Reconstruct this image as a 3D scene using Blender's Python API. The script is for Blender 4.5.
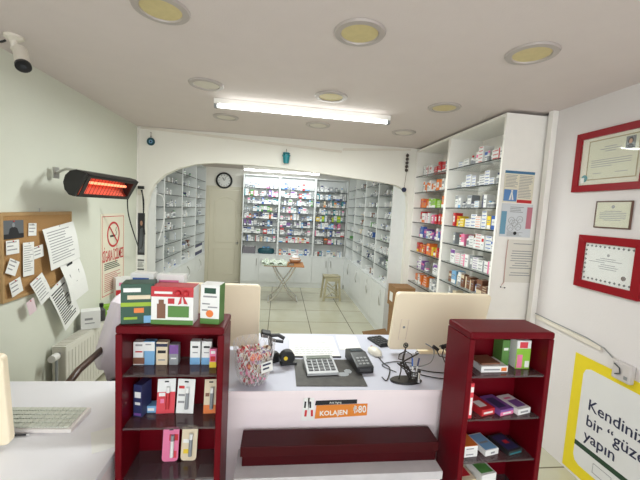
import bpy, math, random
from mathutils import Vector, Matrix
PI = math.pi
random.seed(7)
SC = bpy.context.scene
COL = SC.collection
for o in list(bpy.data.objects): bpy.data.objects.remove(o)

# ------------------------------------------------------------------ camera
def camera():
    p, y, r = .087, .120, .056
    f = Vector((math.sin(y), math.cos(y), 0)); rt = Vector((math.cos(y), -math.sin(y), 0)); up = Vector((0, 0, 1))
    f2 = f*math.cos(p) - up*math.sin(p); u2 = up*math.cos(p) + f*math.sin(p)
    r3 = rt*math.cos(r) + u2*math.sin(r); u3 = u2*math.cos(r) - rt*math.sin(r)
    cd = bpy.data.cameras.new('camera'); cd.sensor_width = 36; cd.lens = 340/640*36; cd.clip_start = .02
    c = bpy.data.objects.new('camera', cd); COL.objects.link(c)
    M = Matrix((r3, u3, -f2)).transposed().to_4x4(); M.translation = Vector((0, 0, 1.7))
    c.matrix_world = M; SC.camera = c
camera()
# ------------------------------------------------------------------ world, lights, exposure
w = bpy.data.worlds.new('world'); SC.world = w; w.use_nodes = True
w.node_tree.nodes['Background'].inputs[0].default_value = (.93, .97, 1, 1)
w.node_tree.nodes['Background'].inputs[1].default_value = 1.2
def area(name, loc, rot, sx, sy, power, col):
    l = bpy.data.lights.new(name, 'AREA'); l.shape = 'RECTANGLE'; l.size = sx; l.size_y = sy; l.energy = power; l.color = col
    o = bpy.data.objects.new(name, l); COL.objects.link(o); o.location = loc; o.rotation_euler = rot
    return o
area('daylight_front_window', (.2, -1.42, 1.45), (PI/2, 0, PI), 3.3, 2.0, 140, (1, .985, .97))     # daylight through the shop window behind the camera
area('front_tube_light', (.17, 2.94, 2.455), (0, 0, .03), 1.4, .06, 17, (.95, 1, .97))
area('front_tube_uplight', (.17, 2.94, 2.475), (PI, 0, .03), 1.3, .12, .6, (.95, 1, .97))
area('back_tube_light', (0, 6.93, 2.38), (.3, 0, 0), 1.5, .06, 4.5, (.93, .98, 1))
area('back_room_fill_light', (0, 5.4, 2.47), (.3, 0, 0), 1.4, .06, 9.5, (.95, 1, .98))  # added fill lamp, out of view, tilted to brighten the back shelves
SC.view_settings.view_transform = 'Standard'; SC.view_settings.look = 'None'
SC.view_settings.gamma = 1; SC.view_settings.use_curve_mapping = False
SC.view_settings.exposure = 1.6

# ------------------------------------------------------------------ materials
MATS = {}
def mat(name, col, rough=.5, metal=0, spec=.5, noise=0, nscale=20, bump=0, bscale=60, emit=None, es=0, trans=0, alpha=1, coat=0):
    if name in MATS: return MATS[name]
    m = bpy.data.materials.new(name); m.use_nodes = True; nt = m.node_tree; b = nt.nodes['Principled BSDF']
    c = (*col, 1)
    b.inputs['Base Color'].default_value = c; b.inputs['Roughness'].default_value = rough; b.inputs['Metallic'].default_value = metal
    b.inputs['Specular IOR Level'].default_value = spec
    tc = nt.nodes.new('ShaderNodeTexCoord')
    n = nt.nodes.new('ShaderNodeTexNoise'); n.inputs['Scale'].default_value = nscale; n.inputs['Detail'].default_value = 4
    nt.links.new(tc.outputs['Object'], n.inputs['Vector'])
    mx = nt.nodes.new('ShaderNodeMix'); mx.data_type = 'RGBA'
    k = noise if noise else .03
    mx.inputs['A'].default_value = tuple(max(0, v*(1-k)) for v in col) + (1,); mx.inputs['B'].default_value = tuple(min(1, v*(1+k)) for v in col) + (1,)
    nt.links.new(n.outputs['Fac'], mx.inputs['Factor']); nt.links.new(mx.outputs['Result'], b.inputs['Base Color'])
    if bump:
        n2 = nt.nodes.new('ShaderNodeTexNoise'); n2.inputs['Scale'].default_value = bscale; n2.inputs['Detail'].default_value = 3
        nt.links.new(tc.outputs['Object'], n2.inputs['Vector'])
        bp = nt.nodes.new('ShaderNodeBump'); bp.inputs['Strength'].default_value = bump; bp.inputs['Distance'].default_value = .01
        nt.links.new(n2.outputs['Fac'], bp.inputs['Height']); nt.links.new(bp.outputs['Normal'], b.inputs['Normal'])
    if emit: b.inputs['Emission Color'].default_value = (*emit, 1); b.inputs['Emission Strength'].default_value = es
    if trans: b.inputs['Transmission Weight'].default_value = trans
    if alpha < 1: b.inputs['Alpha'].default_value = alpha
    if coat: b.inputs['Coat Weight'].default_value = coat
    MATS[name] = m; return m
def srgb(r, g, b):
    f = lambda v: (v/255/12.92) if v/255 < .04045 else ((v/255+.055)/1.055)**2.4
    return (f(r), f(g), f(b))
def C(name, r, g, b, **k): return mat(name, srgb(r, g, b), **k)
wall_l = C('wall_paint_left', 218, 220, 206, rough=.8, noise=.04, nscale=3, bump=.12, bscale=90)
wall_r = C('wall_paint_right', 222, 217, 216, rough=.8, noise=.03, nscale=3, bump=.12, bscale=90)
wall_a = C('wall_paint_arch', 236, 233, 224, rough=.8, noise=.02, nscale=3, bump=.08, bscale=90)
ceil_m = C('ceiling_paint', 213, 202, 198, rough=.85, noise=.03, nscale=8, bump=.15, bscale=120)
white = C('white_laminate', 247, 244, 238, rough=.35)
white2 = C('cool_white_laminate', 222, 224, 222, rough=.35)
white_w = C('warm_white_plastic', 225, 218, 205, rough=.4)
count_m = C('counter_white', 236, 223, 226, rough=.3, noise=.03, nscale=5)
deskm = C('desk_white', 230, 229, 234, rough=.35, noise=.02, nscale=6)
maroon = C('maroon_lacquer', 98, 4, 18, rough=.38, noise=.15, nscale=9, spec=.14)
maroon_d = C('dark_maroon_lacquer', 62, 8, 14, rough=.4, noise=.2, nscale=7, spec=.16)
black = C('black_plastic', 24, 24, 26, rough=.4)
dkgrey = C('dark_grey_plastic', 62, 62, 64, rough=.45)
grey = C('grey_plastic', 140, 142, 142, rough=.45)
chrome = mat('chrome', (.75, .74, .72), rough=.2, metal=1)
steel = mat('brushed_steel', (.55, .54, .52), rough=.35, metal=1)
cream = C('cream_plastic', 248, 234, 206, rough=.4, noise=.02, nscale=3)
creamdoor = C('cream_door_paint', 220, 214, 194, rough=.5, noise=.03, nscale=4)
cork = C('cork', 172, 132, 84, rough=.9, noise=.35, nscale=160, bump=.3, bscale=200)
wood = C('honey_wood', 176, 118, 66, rough=.45, noise=.2, nscale=14)
dwood = C('dark_wood', 70, 48, 36, rough=.35, noise=.2, nscale=18)
paper = C('white_paper', 232, 232, 228, rough=.8)
paper_c = C('cream_paper', 228, 222, 202, rough=.8, noise=.05, nscale=4)
ink = C('grey_print', 150, 150, 152, rough=.8)
inkd = C('black_print', 35, 35, 38, rough=.8)
redp = C('red_print', 196, 40, 44, rough=.6)
redf = C('red_frame_lacquer', 142, 10, 24, rough=.35, spec=.25)
brownf = C('brown_frame', 96, 66, 52, rough=.4)
gold = C('gold_border', 150, 132, 82, rough=.5)
yellow = C('yellow_poster', 232, 210, 30, rough=.5)
dgreen = C('dark_green_stripe', 26, 60, 40, rough=.5)
navy = C('navy_print', 40, 44, 74, rough=.6)
orange = C('orange_print', 222, 132, 48, rough=.5)
cardb = C('cardboard', 150, 114, 76, rough=.85, noise=.12, nscale=20)
cardd = C('cardboard_inner', 128, 98, 66, rough=.9, noise=.12, nscale=20)
beige = C('beige_plastic', 178, 170, 140, rough=.5)
tealm = C('teal_glaze', 28, 128, 138, rough=.25)
eyeblue = C('cobalt_glass', 22, 52, 128, rough=.15)
teald = C('dark_teal', 26, 74, 84, rough=.5)
skin = C('skin_tone', 196, 150, 124, rough=.7)
hairm = C('dark_hair_print', 34, 28, 26, rough=.7)
photo_bg = C('photo_grey_print', 96, 100, 104, rough=.6)
discm = C('yellowed_diffuser', 206, 190, 138, rough=.5, noise=.12, nscale=30)
discw = C('white_diffuser', 212, 205, 192, rough=.5, noise=.03, nscale=20)
silverm = C('satin_ring', 178, 168, 163, rough=.4, metal=.1)
tube_e = mat('lit_tube', (1, 1, 1), emit=(.93, 1, .97), es=2.5)
heat_e = mat('glowing_heater_rod', (.9, .2, .08), emit=(1, .2, .1), es=1.0)
heat_r = C('copper_reflector', 206, 104, 84, rough=.45, metal=.2)
coatf = C('pale_lilac_cloth', 243, 234, 243, rough=.9, noise=.04, nscale=10)
radm = C('radiator_enamel', 214, 211, 200, rough=.4, noise=.03)
gslab = C('smoked_glass_shelf', 60, 66, 66, rough=.08, spec=.8)
def glass(name, col, alpha, rough=.03):
    m = mat(name, col, rough=rough, spec=.8); b = m.node_tree.nodes['Principled BSDF']; b.inputs['Alpha'].default_value = alpha; return m
glsh = glass('clear_glass_shelf', srgb(170, 186, 184), .22); gledge = C('dark_glass_edge', 34, 42, 40, rough=.2)
glst = glass('smoky_stand_glass', srgb(92, 78, 80), .62)
pane = glass('clear_pane', (.9, .95, .95), .1)
crystal = glass('cut_crystal', (.8, .8, .81), .09, .08)
def tile_mat():
    m = bpy.data.materials.new('glossy_floor_tile'); m.use_nodes = True; nt = m.node_tree; b = nt.nodes['Principled BSDF']
    tc = nt.nodes.new('ShaderNodeTexCoord'); mp = nt.nodes.new('ShaderNodeMapping'); mp.inputs['Location'].default_value = (.1, -.22, 0)
    br = nt.nodes.new('ShaderNodeTexBrick'); br.offset = 0; br.squash = 1
    br.inputs['Scale'].default_value = 1; br.inputs['Brick Width'].default_value = .6; br.inputs['Row Height'].default_value = .6
    br.inputs['Mortar Size'].default_value = .006; br.inputs['Mortar Smooth'].default_value = .1; br.inputs['Bias'].default_value = 0
    br.inputs['Color1'].default_value = (*srgb(192, 190, 168), 1); br.inputs['Color2'].default_value = (*srgb(198, 195, 173), 1); br.inputs['Mortar'].default_value = (*srgb(112, 106, 88), 1)
    n = nt.nodes.new('ShaderNodeTexNoise'); n.inputs['Scale'].default_value = 5; n.inputs['Detail'].default_value = 6
    mx = nt.nodes.new('ShaderNodeMix'); mx.data_type = 'RGBA'; mx.blend_type = 'MULTIPLY'; mx.inputs['Factor'].default_value = .22
    cr = nt.nodes.new('ShaderNodeValToRGB'); cr.color_ramp.elements[0].color = (.62, .6, .55, 1); cr.color_ramp.elements[1].color = (1, 1, 1, 1)
    cr.color_ramp.elements[0].position = .3; cr.color_ramp.elements[1].position = .7
    L = nt.links.new; L(tc.outputs['Object'], mp.inputs['Vector']); L(mp.outputs['Vector'], br.inputs['Vector']); L(tc.outputs['Object'], n.inputs['Vector'])
    L(n.outputs['Fac'], cr.inputs['Fac']); L(br.outputs['Color'], mx.inputs['A']); L(cr.outputs['Color'], mx.inputs['B']); L(mx.outputs['Result'], b.inputs['Base Color'])
    b.inputs['Roughness'].default_value = .16; b.inputs['Specular IOR Level'].default_value = .6
    return m

# ------------------------------------------------------------------ mesh builder
class MB:
    def __init__(s): s.v = []; s.f = []; s.m = []
    def add(s, vs, fs, m=0):
        k = len(s.v); s.v += [tuple(v) for v in vs]
        for f in fs: s.f.append([k+i for i in f]); s.m.append(m)
        return s
    def box(s, x0, x1, y0, y1, z0, z1, m=0):
        vs = [(x, y, z) for z in (z0, z1) for y in (y0, y1) for x in (x0, x1)]
        return s.add(vs, [(0, 2, 3, 1), (4, 5, 7, 6), (0, 1, 5, 4), (2, 6, 7, 3), (0, 4, 6, 2), (1, 3, 7, 5)], m)
    def obox(s, c, size, rot, m=0):                     # box turned by a matrix about its centre
        a, b, d = size[0]/2, size[1]/2, size[2]/2; c = Vector(c)
        vs = [c + rot @ Vector((x, y, z)) for z in (-d, d) for y in (-b, b) for x in (-a, a)]
        return s.add(vs, [(0, 2, 3, 1), (4, 5, 7, 6), (0, 1, 5, 4), (2, 6, 7, 3), (0, 4, 6, 2), (1, 3, 7, 5)], m)
    def cyl(s, p0, p1, r, m=0, n=16, r2=None):
        p0 = Vector(p0); p1 = Vector(p1); d = (p1-p0).normalized(); r2 = r if r2 is None else r2
        a = d.orthogonal().normalized(); b = d.cross(a)
        vs = [p + (a*math.cos(2*PI*i/n) + b*math.sin(2*PI*i/n))*q for p, q in ((p0, r), (p1, r2)) for i in range(n)]
        fs = [(i, (i+1) % n, n+(i+1) % n, n+i) for i in range(n)] + [tuple(range(n-1, -1, -1)), tuple(range(n, 2*n))]
        return s.add(vs, fs, m)
    def lathe(s, prof, c=(0, 0, 0), m=0, n=24, sx=1, sy=1):
        k = len(prof); vs = [(c[0]+r*sx*math.cos(2*PI*i/n), c[1]+r*sy*math.sin(2*PI*i/n), c[2]+z) for r, z in prof for i in range(n)]
        fs = [(j*n+i, j*n+(i+1) % n, (j+1)*n+(i+1) % n, (j+1)*n+i) for j in range(k-1) for i in range(n)]
        if prof[0][0] > 1e-5: fs.append(tuple(range(n-1, -1, -1)))
        if prof[-1][0] > 1e-5: fs.append(tuple(range((k-1)*n, k*n)))
        return s.add(vs, fs, m)
    def tube(s, pts, r, m=0, n=8, closed=False):
        P = [Vector(p) for p in pts]; K = len(P); vs = []; a = None
        for i in range(K):
            if closed: d = P[(i+1) % K]-P[i-1]
            else: d = P[min(i+1, K-1)]-P[max(i-1, 0)]
            d.normalize()
            if a is None: a = d.orthogonal().normalized()
            a = (a - d*a.dot(d)); a = a.normalized() if a.length > 1e-6 else d.orthogonal().normalized()
            b = d.cross(a)
            vs += [P[i] + (a*math.cos(2*PI*j/n)+b*math.sin(2*PI*j/n))*r for j in range(n)]
        R = K if closed else K-1
        fs = [(i*n+j, i*n+(j+1) % n, ((i+1) % K)*n+(j+1) % n, ((i+1) % K)*n+j) for i in range(R) for j in range(n)]
        if not closed: fs += [tuple(range(n-1, -1, -1)), tuple(range((K-1)*n, K*n))]
        return s.add(vs, fs, m)
    def prism(s, poly, axis, a0, a1, m=0):              # poly = 2D outline in the two other axes
        n = len(poly)
        def P(u, v, a): return {'x': (a, u, v), 'y': (u, a, v), 'z': (u, v, a)}[axis]
        vs = [P(u, v, a0) for u, v in poly] + [P(u, v, a1) for u, v in poly]
        return s.add(vs, [tuple(range(n-1, -1, -1)), tuple(range(n, 2*n))] + [(i, (i+1) % n, n+(i+1) % n, n+i) for i in range(n)], m)
    def sph(s, c, r, m=0, n=12, k=8, sz=1):
        return s.lathe([(max(1e-6, r*math.sin(PI*i/k)), -r*sz*math.cos(PI*i/k)) for i in range(k+1)], c, m, n)
    def mesh(s, name, mats):
        me = bpy.data.meshes.new(name); me.from_pydata(s.v, [], s.f)
        for q in (mats if isinstance(mats, (list, tuple)) else [mats]): me.materials.append(q)
        me.polygons.foreach_set('material_index', s.m)
        import bmesh
        b = bmesh.new(); b.from_mesh(me); bmesh.ops.recalc_face_normals(b, faces=b.faces); b.to_mesh(me); b.free()
        return me
    def build(s, name, mats, parent=None, loc=None, rz=0, smooth=False, bev=0, rot=None):
        me = s.mesh(name, mats); o = bpy.data.objects.new(name, me); COL.objects.link(o)
        if loc: o.location = loc
        if rz: o.rotation_euler = (0, 0, rz)
        if rot: o.rotation_euler = rot
        if parent: o.parent = parent
        if smooth:
            me.polygons.foreach_set('use_smooth', [True]*len(me.polygons))
            try: me.set_sharp_from_angle(angle=math.radians(38))
            except Exception: pass
        if bev:
            q = o.modifiers.new('bevel', 'BEVEL'); q.width = bev; q.segments = 2; q.limit_method = 'ANGLE'
        return o
def tag(o, label, cat, group=None, kind=None):
    o['label'] = label; o['category'] = cat
    if group: o['group'] = group
    if kind: o['kind'] = kind
    return o
def struct(o): o['kind'] = 'structure'; return o
def thing(name, label, cat, loc=(0, 0, 0), rz=0, group=None, rot=None):
    o = bpy.data.objects.new(name, None); COL.objects.link(o); o.location = loc; o.rotation_euler = rot or (0, 0, rz); o.empty_display_size = .05
    return tag(o, label, cat, group)
def copy_thing(o, loc, rz=None, label=None, rot=None):
    def rec(q, par):
        c = q.copy(); COL.objects.link(c)
        if par: c.parent = par
        for ch in q.children: rec(ch, c)
        return c
    c = rec(o, None); c.location = loc
    if rz is not None: c.rotation_euler = (0, 0, rz)
    if rot is not None: c.rotation_euler = rot
    if label: c['label'] = label
    return c
def text(body, size, loc, parent, m, rz=0, ext=.0004, sx=1, align='CENTER', name='lettering', rx=PI/2, bold=0, ry=0, width=None):
    cu = bpy.data.curves.new(name, 'FONT'); cu.body = body; cu.size = size; cu.align_x = align; cu.align_y = 'CENTER'; cu.extrude = ext; cu.offset = bold; cu.resolution_u = 2
    t = bpy.data.objects.new(name, cu); COL.objects.link(t)
    dg = bpy.context.evaluated_depsgraph_get(); me = bpy.data.meshes.new_from_object(t.evaluated_get(dg)); bpy.data.objects.remove(t)
    me.materials.clear(); me.materials.append(m)
    o = bpy.data.objects.new(name, me); COL.objects.link(o); o.location = loc; o.rotation_euler = (rx, ry, rz); o.parent = parent
    if width: xs = [v.co.x for v in me.vertices]; sx = width/(max(xs)-min(xs))
    o.scale = (sx, 1, 1)
    return o
def lines(b, x0, x1, z0, z1, n, m, y=-.0008, th=.35, ragged=.3, seed=1):
    r = random.Random(seed); h = (z1-z0)/n
    for i in range(n):
        zt = z1-h*i; e = x1-(x1-x0)*ragged*r.random()
        b.box(x0, e, y, 0, zt-h*th-h*.2, zt-h*.2, m)
ORD = ['first', 'second', 'third', 'fourth', 'fifth', 'sixth', 'seventh', 'eighth', 'ninth', 'tenth', 'eleventh', 'twelfth', 'thirteenth', 'fourteenth', 'fifteenth', 'sixteenth', 'seventeenth', 'eighteenth', 'nineteenth', 'twentieth']

# ------------------------------------------------------------------ SETTING
XL, XR, CZ, YA = -1.68, 2.06, 2.55, 4.25
BXL, BXR, BY, BCZ = -1.80, 1.80, 7.64, 2.50
struct(MB().box(-1.95, 2.2, -1.35, 7.8, -.1, 0).build('floor', tile_mat()))
struct(MB().box(XL-.1, XR+.1, -1.35, YA+.08, CZ, CZ+.1).build('ceiling', ceil_m))
struct(MB().box(BXL-.1, BXR+.1, YA+.08, BY+.1, BCZ, BCZ+.1).build('ceiling', ceil_m))
struct(MB().box(XL-.12, XL, -1.35, YA, 0, CZ).build('wall_left', wall_l))
struct(MB().box(XR, XR+.12, -1.35, YA+.08, 0, CZ).build('wall_right', wall_r))
struct(MB().box(BXL-.1, BXL, YA, BY, 0, BCZ).build('wall_back_room_left', wall_a))
struct(MB().box(BXR, BXR+.1, YA+.08, BY, 0, BCZ).build('wall_back_room_right', wall_a))
# back wall with a door opening
DX0, DX1, DZ = -1.53, -.86, 2.03
b = MB(); b.box(BXL, DX0, BY, BY+.1, 0, BCZ); b.box(DX1, BXR, BY, BY+.1, 0, BCZ); b.box(DX0, DX1, BY, BY+.1, DZ, BCZ)
struct(b.build('wall_back', wall_a))
# arch wall
arch = [(-1.588, 0), (-1.588, 1.40), (-1.578, 1.60), (-1.55, 1.76), (-1.49, 1.90), (-1.38, 2.01), (-1.22, 2.10), (-1.02, 2.165), (-.8, 2.195), (-.4, 2.2), (0, 2.19), (.5, 2.155), (.9, 2.125), (1.25, 2.10), (1.45, 2.075), (1.55, 2.03), (1.61, 1.95), (1.63, 1.8), (1.64, 0)]
b = MB()
for i in range(len(arch)-1):                       # strips above the opening
    (x0, z0), (x1, z1) = arch[i], arch[i+1]
    if x1-x0 < 1e-6: continue
    b.prism([(x0, z0), (x1, z1), (x1, CZ), (x0, CZ)], 'y', YA, YA+.08)
b.box(BXL, -1.588, YA, YA+.08, 0, CZ); b.box(1.64, XR, YA, YA+.08, 0, CZ)
struct(b.build('wall_arch', wall_a))
# front wall behind the camera with the shop window
b = MB(); b.box(XL, XR, -1.35, -1.25, 0, .35); b.box(XL, XR, -1.35, -1.25, 2.45, CZ); b.box(XL, -1.5, -1.35, -1.25, .35, 2.45); b.box(1.9, XR, -1.35, -1.25, .35, 2.45)
struct(b.build('wall_front', wall_l))
b = MB(); b.box(-1.5, 1.9, -1.33, -1.28, .35, .4); b.box(-1.5, 1.9, -1.33, -1.28, 2.4, 2.45)
for x in (-1.5, -.4, .75, 1.85): b.box(x, x+.05, -1.33, -1.28, .4, 2.4)
struct(b.build('window_1', white))
# trims
struct(MB().box(-1.679, -1.667, YA-.02, YA-.001, 0, CZ-.02).build('trim_1', white))
struct(MB().box(XR-.045, XR-.001, 2.43, 2.475, 0, CZ).build('trim_2', white))
struct(MB().prism([(-1.64, 2.525), (.72, 2.425), (.72, 2.45), (-1.64, 2.55)], 'y', YA-.02, YA-.001).build('trim_3', white_w))
struct(MB().prism([(.735, 2.455), (1.6, 2.515), (1.6, 2.538), (.735, 2.48)], 'y', YA-.02, YA-.001).build('trim_4', white_w))
struct(MB().box(XL, XL+.012, -1.2, YA-.03, 0, .08).build('baseboard_left', white_w))
# door
b = MB()
b.box(DX0-.07, DX0, BY-.025, BY+.02, 0, DZ+.07, 0); b.box(DX1, DX1+.07, BY-.025, BY+.02, 0, DZ+.07, 0); b.box(DX0, DX1, BY-.025, BY+.02, DZ, DZ+.07, 0)
d = struct(b.build('door_1', creamdoor, bev=.004))
b = MB(); b.box(DX0+.003, DX1-.003, BY+.0, BY+.04, .005, DZ-.003)
leaf = b.build('door_leaf', creamdoor, d)
def loop(pts, r, y): return [(x, y, z) for x, z in pts]
xa, xb = DX0+.11, DX1-.11
top = [(xa+(xb-xa)*i/12, 1.78+.09*math.sin(PI*i/12)**1.0) for i in range(13)]
b = MB(); b.tube(loop([(xa, .88)]+top+[(xb, .88)], 0, BY), .009, closed=True, n=6)
b.tube(loop([(xa, .18), (xa, .74), (xb, .74), (xb, .18)], 0, BY), .009, closed=True, n=6)
b.build('panel_moulding', creamdoor, leaf, smooth=True)
b = MB(); b.cyl((DX1-.06, BY-.01, .88), (DX1-.06, BY+.0, .88), .028); b.cyl((DX1-.06, BY-.04, .88), (DX1-.06, BY, .88), .01); b.sph((DX1-.06, BY-.05, .88), .026)
b.build('door_handle', steel, leaf, smooth=True)

# ------------------------------------------------------------------ shelf units
SHZ = [.95, 1.13, 1.31, 1.475, 1.635, 1.80, 1.97]
def shelf_unit(name, label, loc, rz, wd, dp, H, base, shelves, doors=1, handle='bar', m=white, sh=glsh, shelf_in=.0, back=True, group=None, cat='shelf unit', endpanel=None, th=.018):
    t = thing(name, label, cat, loc, rz, group)
    g = .0006
    MB().box(g, th, 0, dp, base, H).build('side_panel', m, t)
    MB().box(wd-th, wd-g, 0, dp, base, H).build('side_panel', m, t)
    MB().box(th, wd-th, dp-.008, dp, base, H-th).build('back_panel', m, t)
    MB().box(th, wd-th, 0, dp-.0005, H-th, H).build('top_panel', m, t)
    b = MB(); b.box(g, wd-g, .005, dp, .0, base-.02); bb = b.build('base_cabinet', m, t)
    MB().box(g, wd-g, -.012, dp, base-.02, base).build('ledge', m, t)
    for z in shelves: MB().box(th+.001, wd-th-.001, shelf_in+.0062, dp-.009, z-.007, z).box(th+.001, wd-th-.001, shelf_in+.004, shelf_in+.006, z-.010, z, 1).build('shelf', [sh, gledge], t)
    dw = wd/doors
    for i in range(doors):
        x0, x1 = i*dw+.004, (i+1)*dw-.004
        dr = MB().box(x0, x1, -.014, .004, .1, base-.026).build('door', m, t, bev=.002)
        if handle == 'bar':
            hx = x1-.045 if i % 2 == 0 else x0+.045
            h = MB(); h.cyl((hx, -.036, base-.24), (hx, -.036, base-.09), .006, n=8)
            for z in (base-.225, base-.105): h.cyl((hx, -.036, z), (hx, -.013, z), .004, n=6)
            h.build('handle', steel, dr, smooth=True)
        else:
            hx = (x0+x1)/2 + .12*(1 if handle == 'arcR' else -1); s = 1
            pts = [(hx+s*.055*math.sin(PI*k/10), -.014-.03*math.sin(PI*k/10), base-.30+.22*k/10) for k in range(11)]
            MB().tube(pts, .007, n=8).build('handle', steel, dr, smooth=True)
    return t
# product pool -------------------------------------------------------------
PCOL = {'white': (232, 232, 230), 'blue': (58, 96, 168), 'red': (190, 40, 48), 'pink': (226, 120, 160), 'green': (92, 152, 80), 'orange': (226, 122, 52), 'yellow': (232, 200, 50),
        'purple': (122, 78, 150), 'teal': (50, 132, 142), 'cream': (222, 206, 178), 'navy': (44, 50, 92), 'grey': (140, 144, 148), 'brown': (124, 82, 60), 'black': (40, 40, 42), 'lime': (140, 190, 60), 'skyblue': (120, 170, 210)}
PM = {k: C('print_'+k, *v, rough=.45) for k, v in PCOL.items()}
PMESH = {}
def r3(v): return round(v*200)/200
def box_mesh(w, d, h, base, acc, style):
    w, d, h = r3(w), r3(d), r3(h); key = ('b', w, d, h, base, acc, style)
    if key in PMESH: return PMESH[key]
    b = MB(); b.box(-w/2, w/2, -d/2, d/2, 0, h, 0); y = -d/2; e = .0006
    def q(x0, x1, z0, z1, m): b.box(x0*w, x1*w, y-e, y+.001, z0*h, z1*h, m)
    if style == 0: q(-.499, .499, .02, .3, 1); q(-.38, .3, .62, .7, 2); q(-.38, .1, .48, .53, 2)
    elif style == 1: q(-.499, .499, .7, .96, 1); q(-.35, .35, .45, .55, 2); q(-.35, .15, .3, .35, 2)
    elif style == 2: q(-.35, .35, .3, .75, 3); q(-.25, .25, .5, .58, 2)
    elif style == 3: q(-.499, -.25, .0, .98, 1); q(-.15, .38, .6, .7, 2); q(-.15, .3, .4, .45, 2)
    else: q(-.38, .38, .55, .78, 1); q(-.38, .2, .3, .36, 2)
    if style != 2: b.box(-w*.3, w*.2, -d*.3, -d*.1, h-.001, h+e, 1)
    me = b.mesh('medicine_box', [PM[base if style != 2 else acc], PM[acc], PM['grey' if base != 'grey' else 'navy'], PM['white']])
    PMESH[key] = me; return me
def bottle_mesh(r, h, col, cap, style=0):
    r, h = r3(r*2)/2, r3(h); key = ('c', r, h, col, cap, style)
    if key in PMESH: return PMESH[key]
    b = MB(); n = 12
    if style == 0:      # bottle with neck
        b.lathe([(r*.94, 0), (r, .004), (r, h*.66), (r*.45, h*.78), (r*.45, h*.82)], m=0, n=n); b.lathe([(r*.52, h*.82), (r*.52, h)], m=1, n=n); b.lathe([(r*1.01, h*.15), (r*1.01, h*.55)], m=2, n=n)
    else:               # jar
        b.lathe([(r*.94, 0), (r, .004), (r, h*.75)], m=0, n=n); b.lathe([(r*1.04, h*.75), (r*1.04, h)], m=1, n=n); b.lathe([(r*1.01, h*.15), (r*1.01, h*.6)], m=2, n=n)
    me = b.mesh('medicine_bottle', [PM[col], PM[cap], PM['white' if col != 'white' else 'grey']])
    PMESH[key] = me; return me
COUNT = {'medicine_box': 0, 'medicine_bottle': 0, 'ointment_jar': 0}
PENDING = []
def put(me, name, T, lx, ly, lz, label, cat, group, tw=0):
    if name == 'medicine_box': PENDING.append((me, T, lx, ly, lz, label, cat, group)); return
    put_now(me, name, T, lx, ly, lz, label, cat, group)
def put_now(me, name, T, lx, ly, lz, label, cat, group, tw=0):
    o = bpy.data.objects.new(name, me); COL.objects.link(o)
    loc, rz = T; o.location = Vector(loc) + Matrix.Rotation(rz, 3, 'Z') @ Vector((lx, ly, lz)); o.rotation_euler = (0, 0, rz+tw)
    tag(o, label, cat, group); COUNT[name] += 1; return o
def fill_row(T, x0, x1, z, hmax, pal, dens, where, group, wr=(.03, .08), hr=(.05, .13), pb=.25, piles=0, dmax=.12, rnd=random, inset=.02, gap=.004):
    """pal = list of (base, accent); one row of products from left to right"""
    x = x0 + rnd.random()*.02; k = 0
    while x < x1-.03:
        if rnd.random() > dens: x += rnd.uniform(.03, .09); continue
        base, acc = rnd.choice(pal)
        isb = rnd.random() < pb; ly = inset + rnd.random()*.02
        if isb:
            r = rnd.choice((.014, .018, .022)); h = min(hmax-.01, rnd.choice((.06, .08, .10)))
            if x+2*r > x1: break
            st = rnd.random() < .35
            nm = 'ointment_jar' if st else 'medicine_bottle'
            put(bottle_mesh(r*(1.2 if st else 1), h*(.6 if st else 1), base, acc, 1 if st else 0), nm, T, x+r*1.25, ly+r*1.25, z+.0004,
                f"{base} {'jar' if st else 'bottle'} with {acc} cap, {ORD[k]} from left, {where}", 'jar' if st else 'bottle', group)
            x += 2.5*r + .004; k += 1
        else:
            wd = rnd.choice((.03, .04, .05, .06, .08)); wd = max(wr[0], min(wr[1], wd))
            dp = rnd.choice((.05, .08, .10)); dp = min(dp, dmax)
            if x+wd > x1: break
            st = rnd.choice((0, 1, 2, 3, 4)) if acc != 'white' else 0
            if piles and rnd.random() < piles:
                wd = rnd.choice((.07, .09)); hh = rnd.choice((.02, .025, .03))
                if x+wd > x1: break
                n = rnd.choice((3, 4, 5)); n = min(n, int((hmax-.01)/hh)); st = 4
                for j in range(n):
                    put(box_mesh(wd, dp, hh, base, acc, st), 'medicine_box', T, x+wd/2, ly+dp/2, z+.0004+j*(hh+.0012), f"flat {base}-{acc} box, {ORD[j]} up, {ORD[k]} pile from left, {where}", 'medicine box', group)
            else:
                h = min(hmax-.012, rnd.uniform(*hr))
                put(box_mesh(wd, dp, h, base, acc, st), 'medicine_box', T, x+wd/2, ly+dp/2, z+.0004, f"{base} and {acc} medicine box, {ORD[k]} from left, {where}", 'medicine box', group)
            x += wd + .002 + rnd.random()*gap; k += 1
        if k > 19: break
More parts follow.
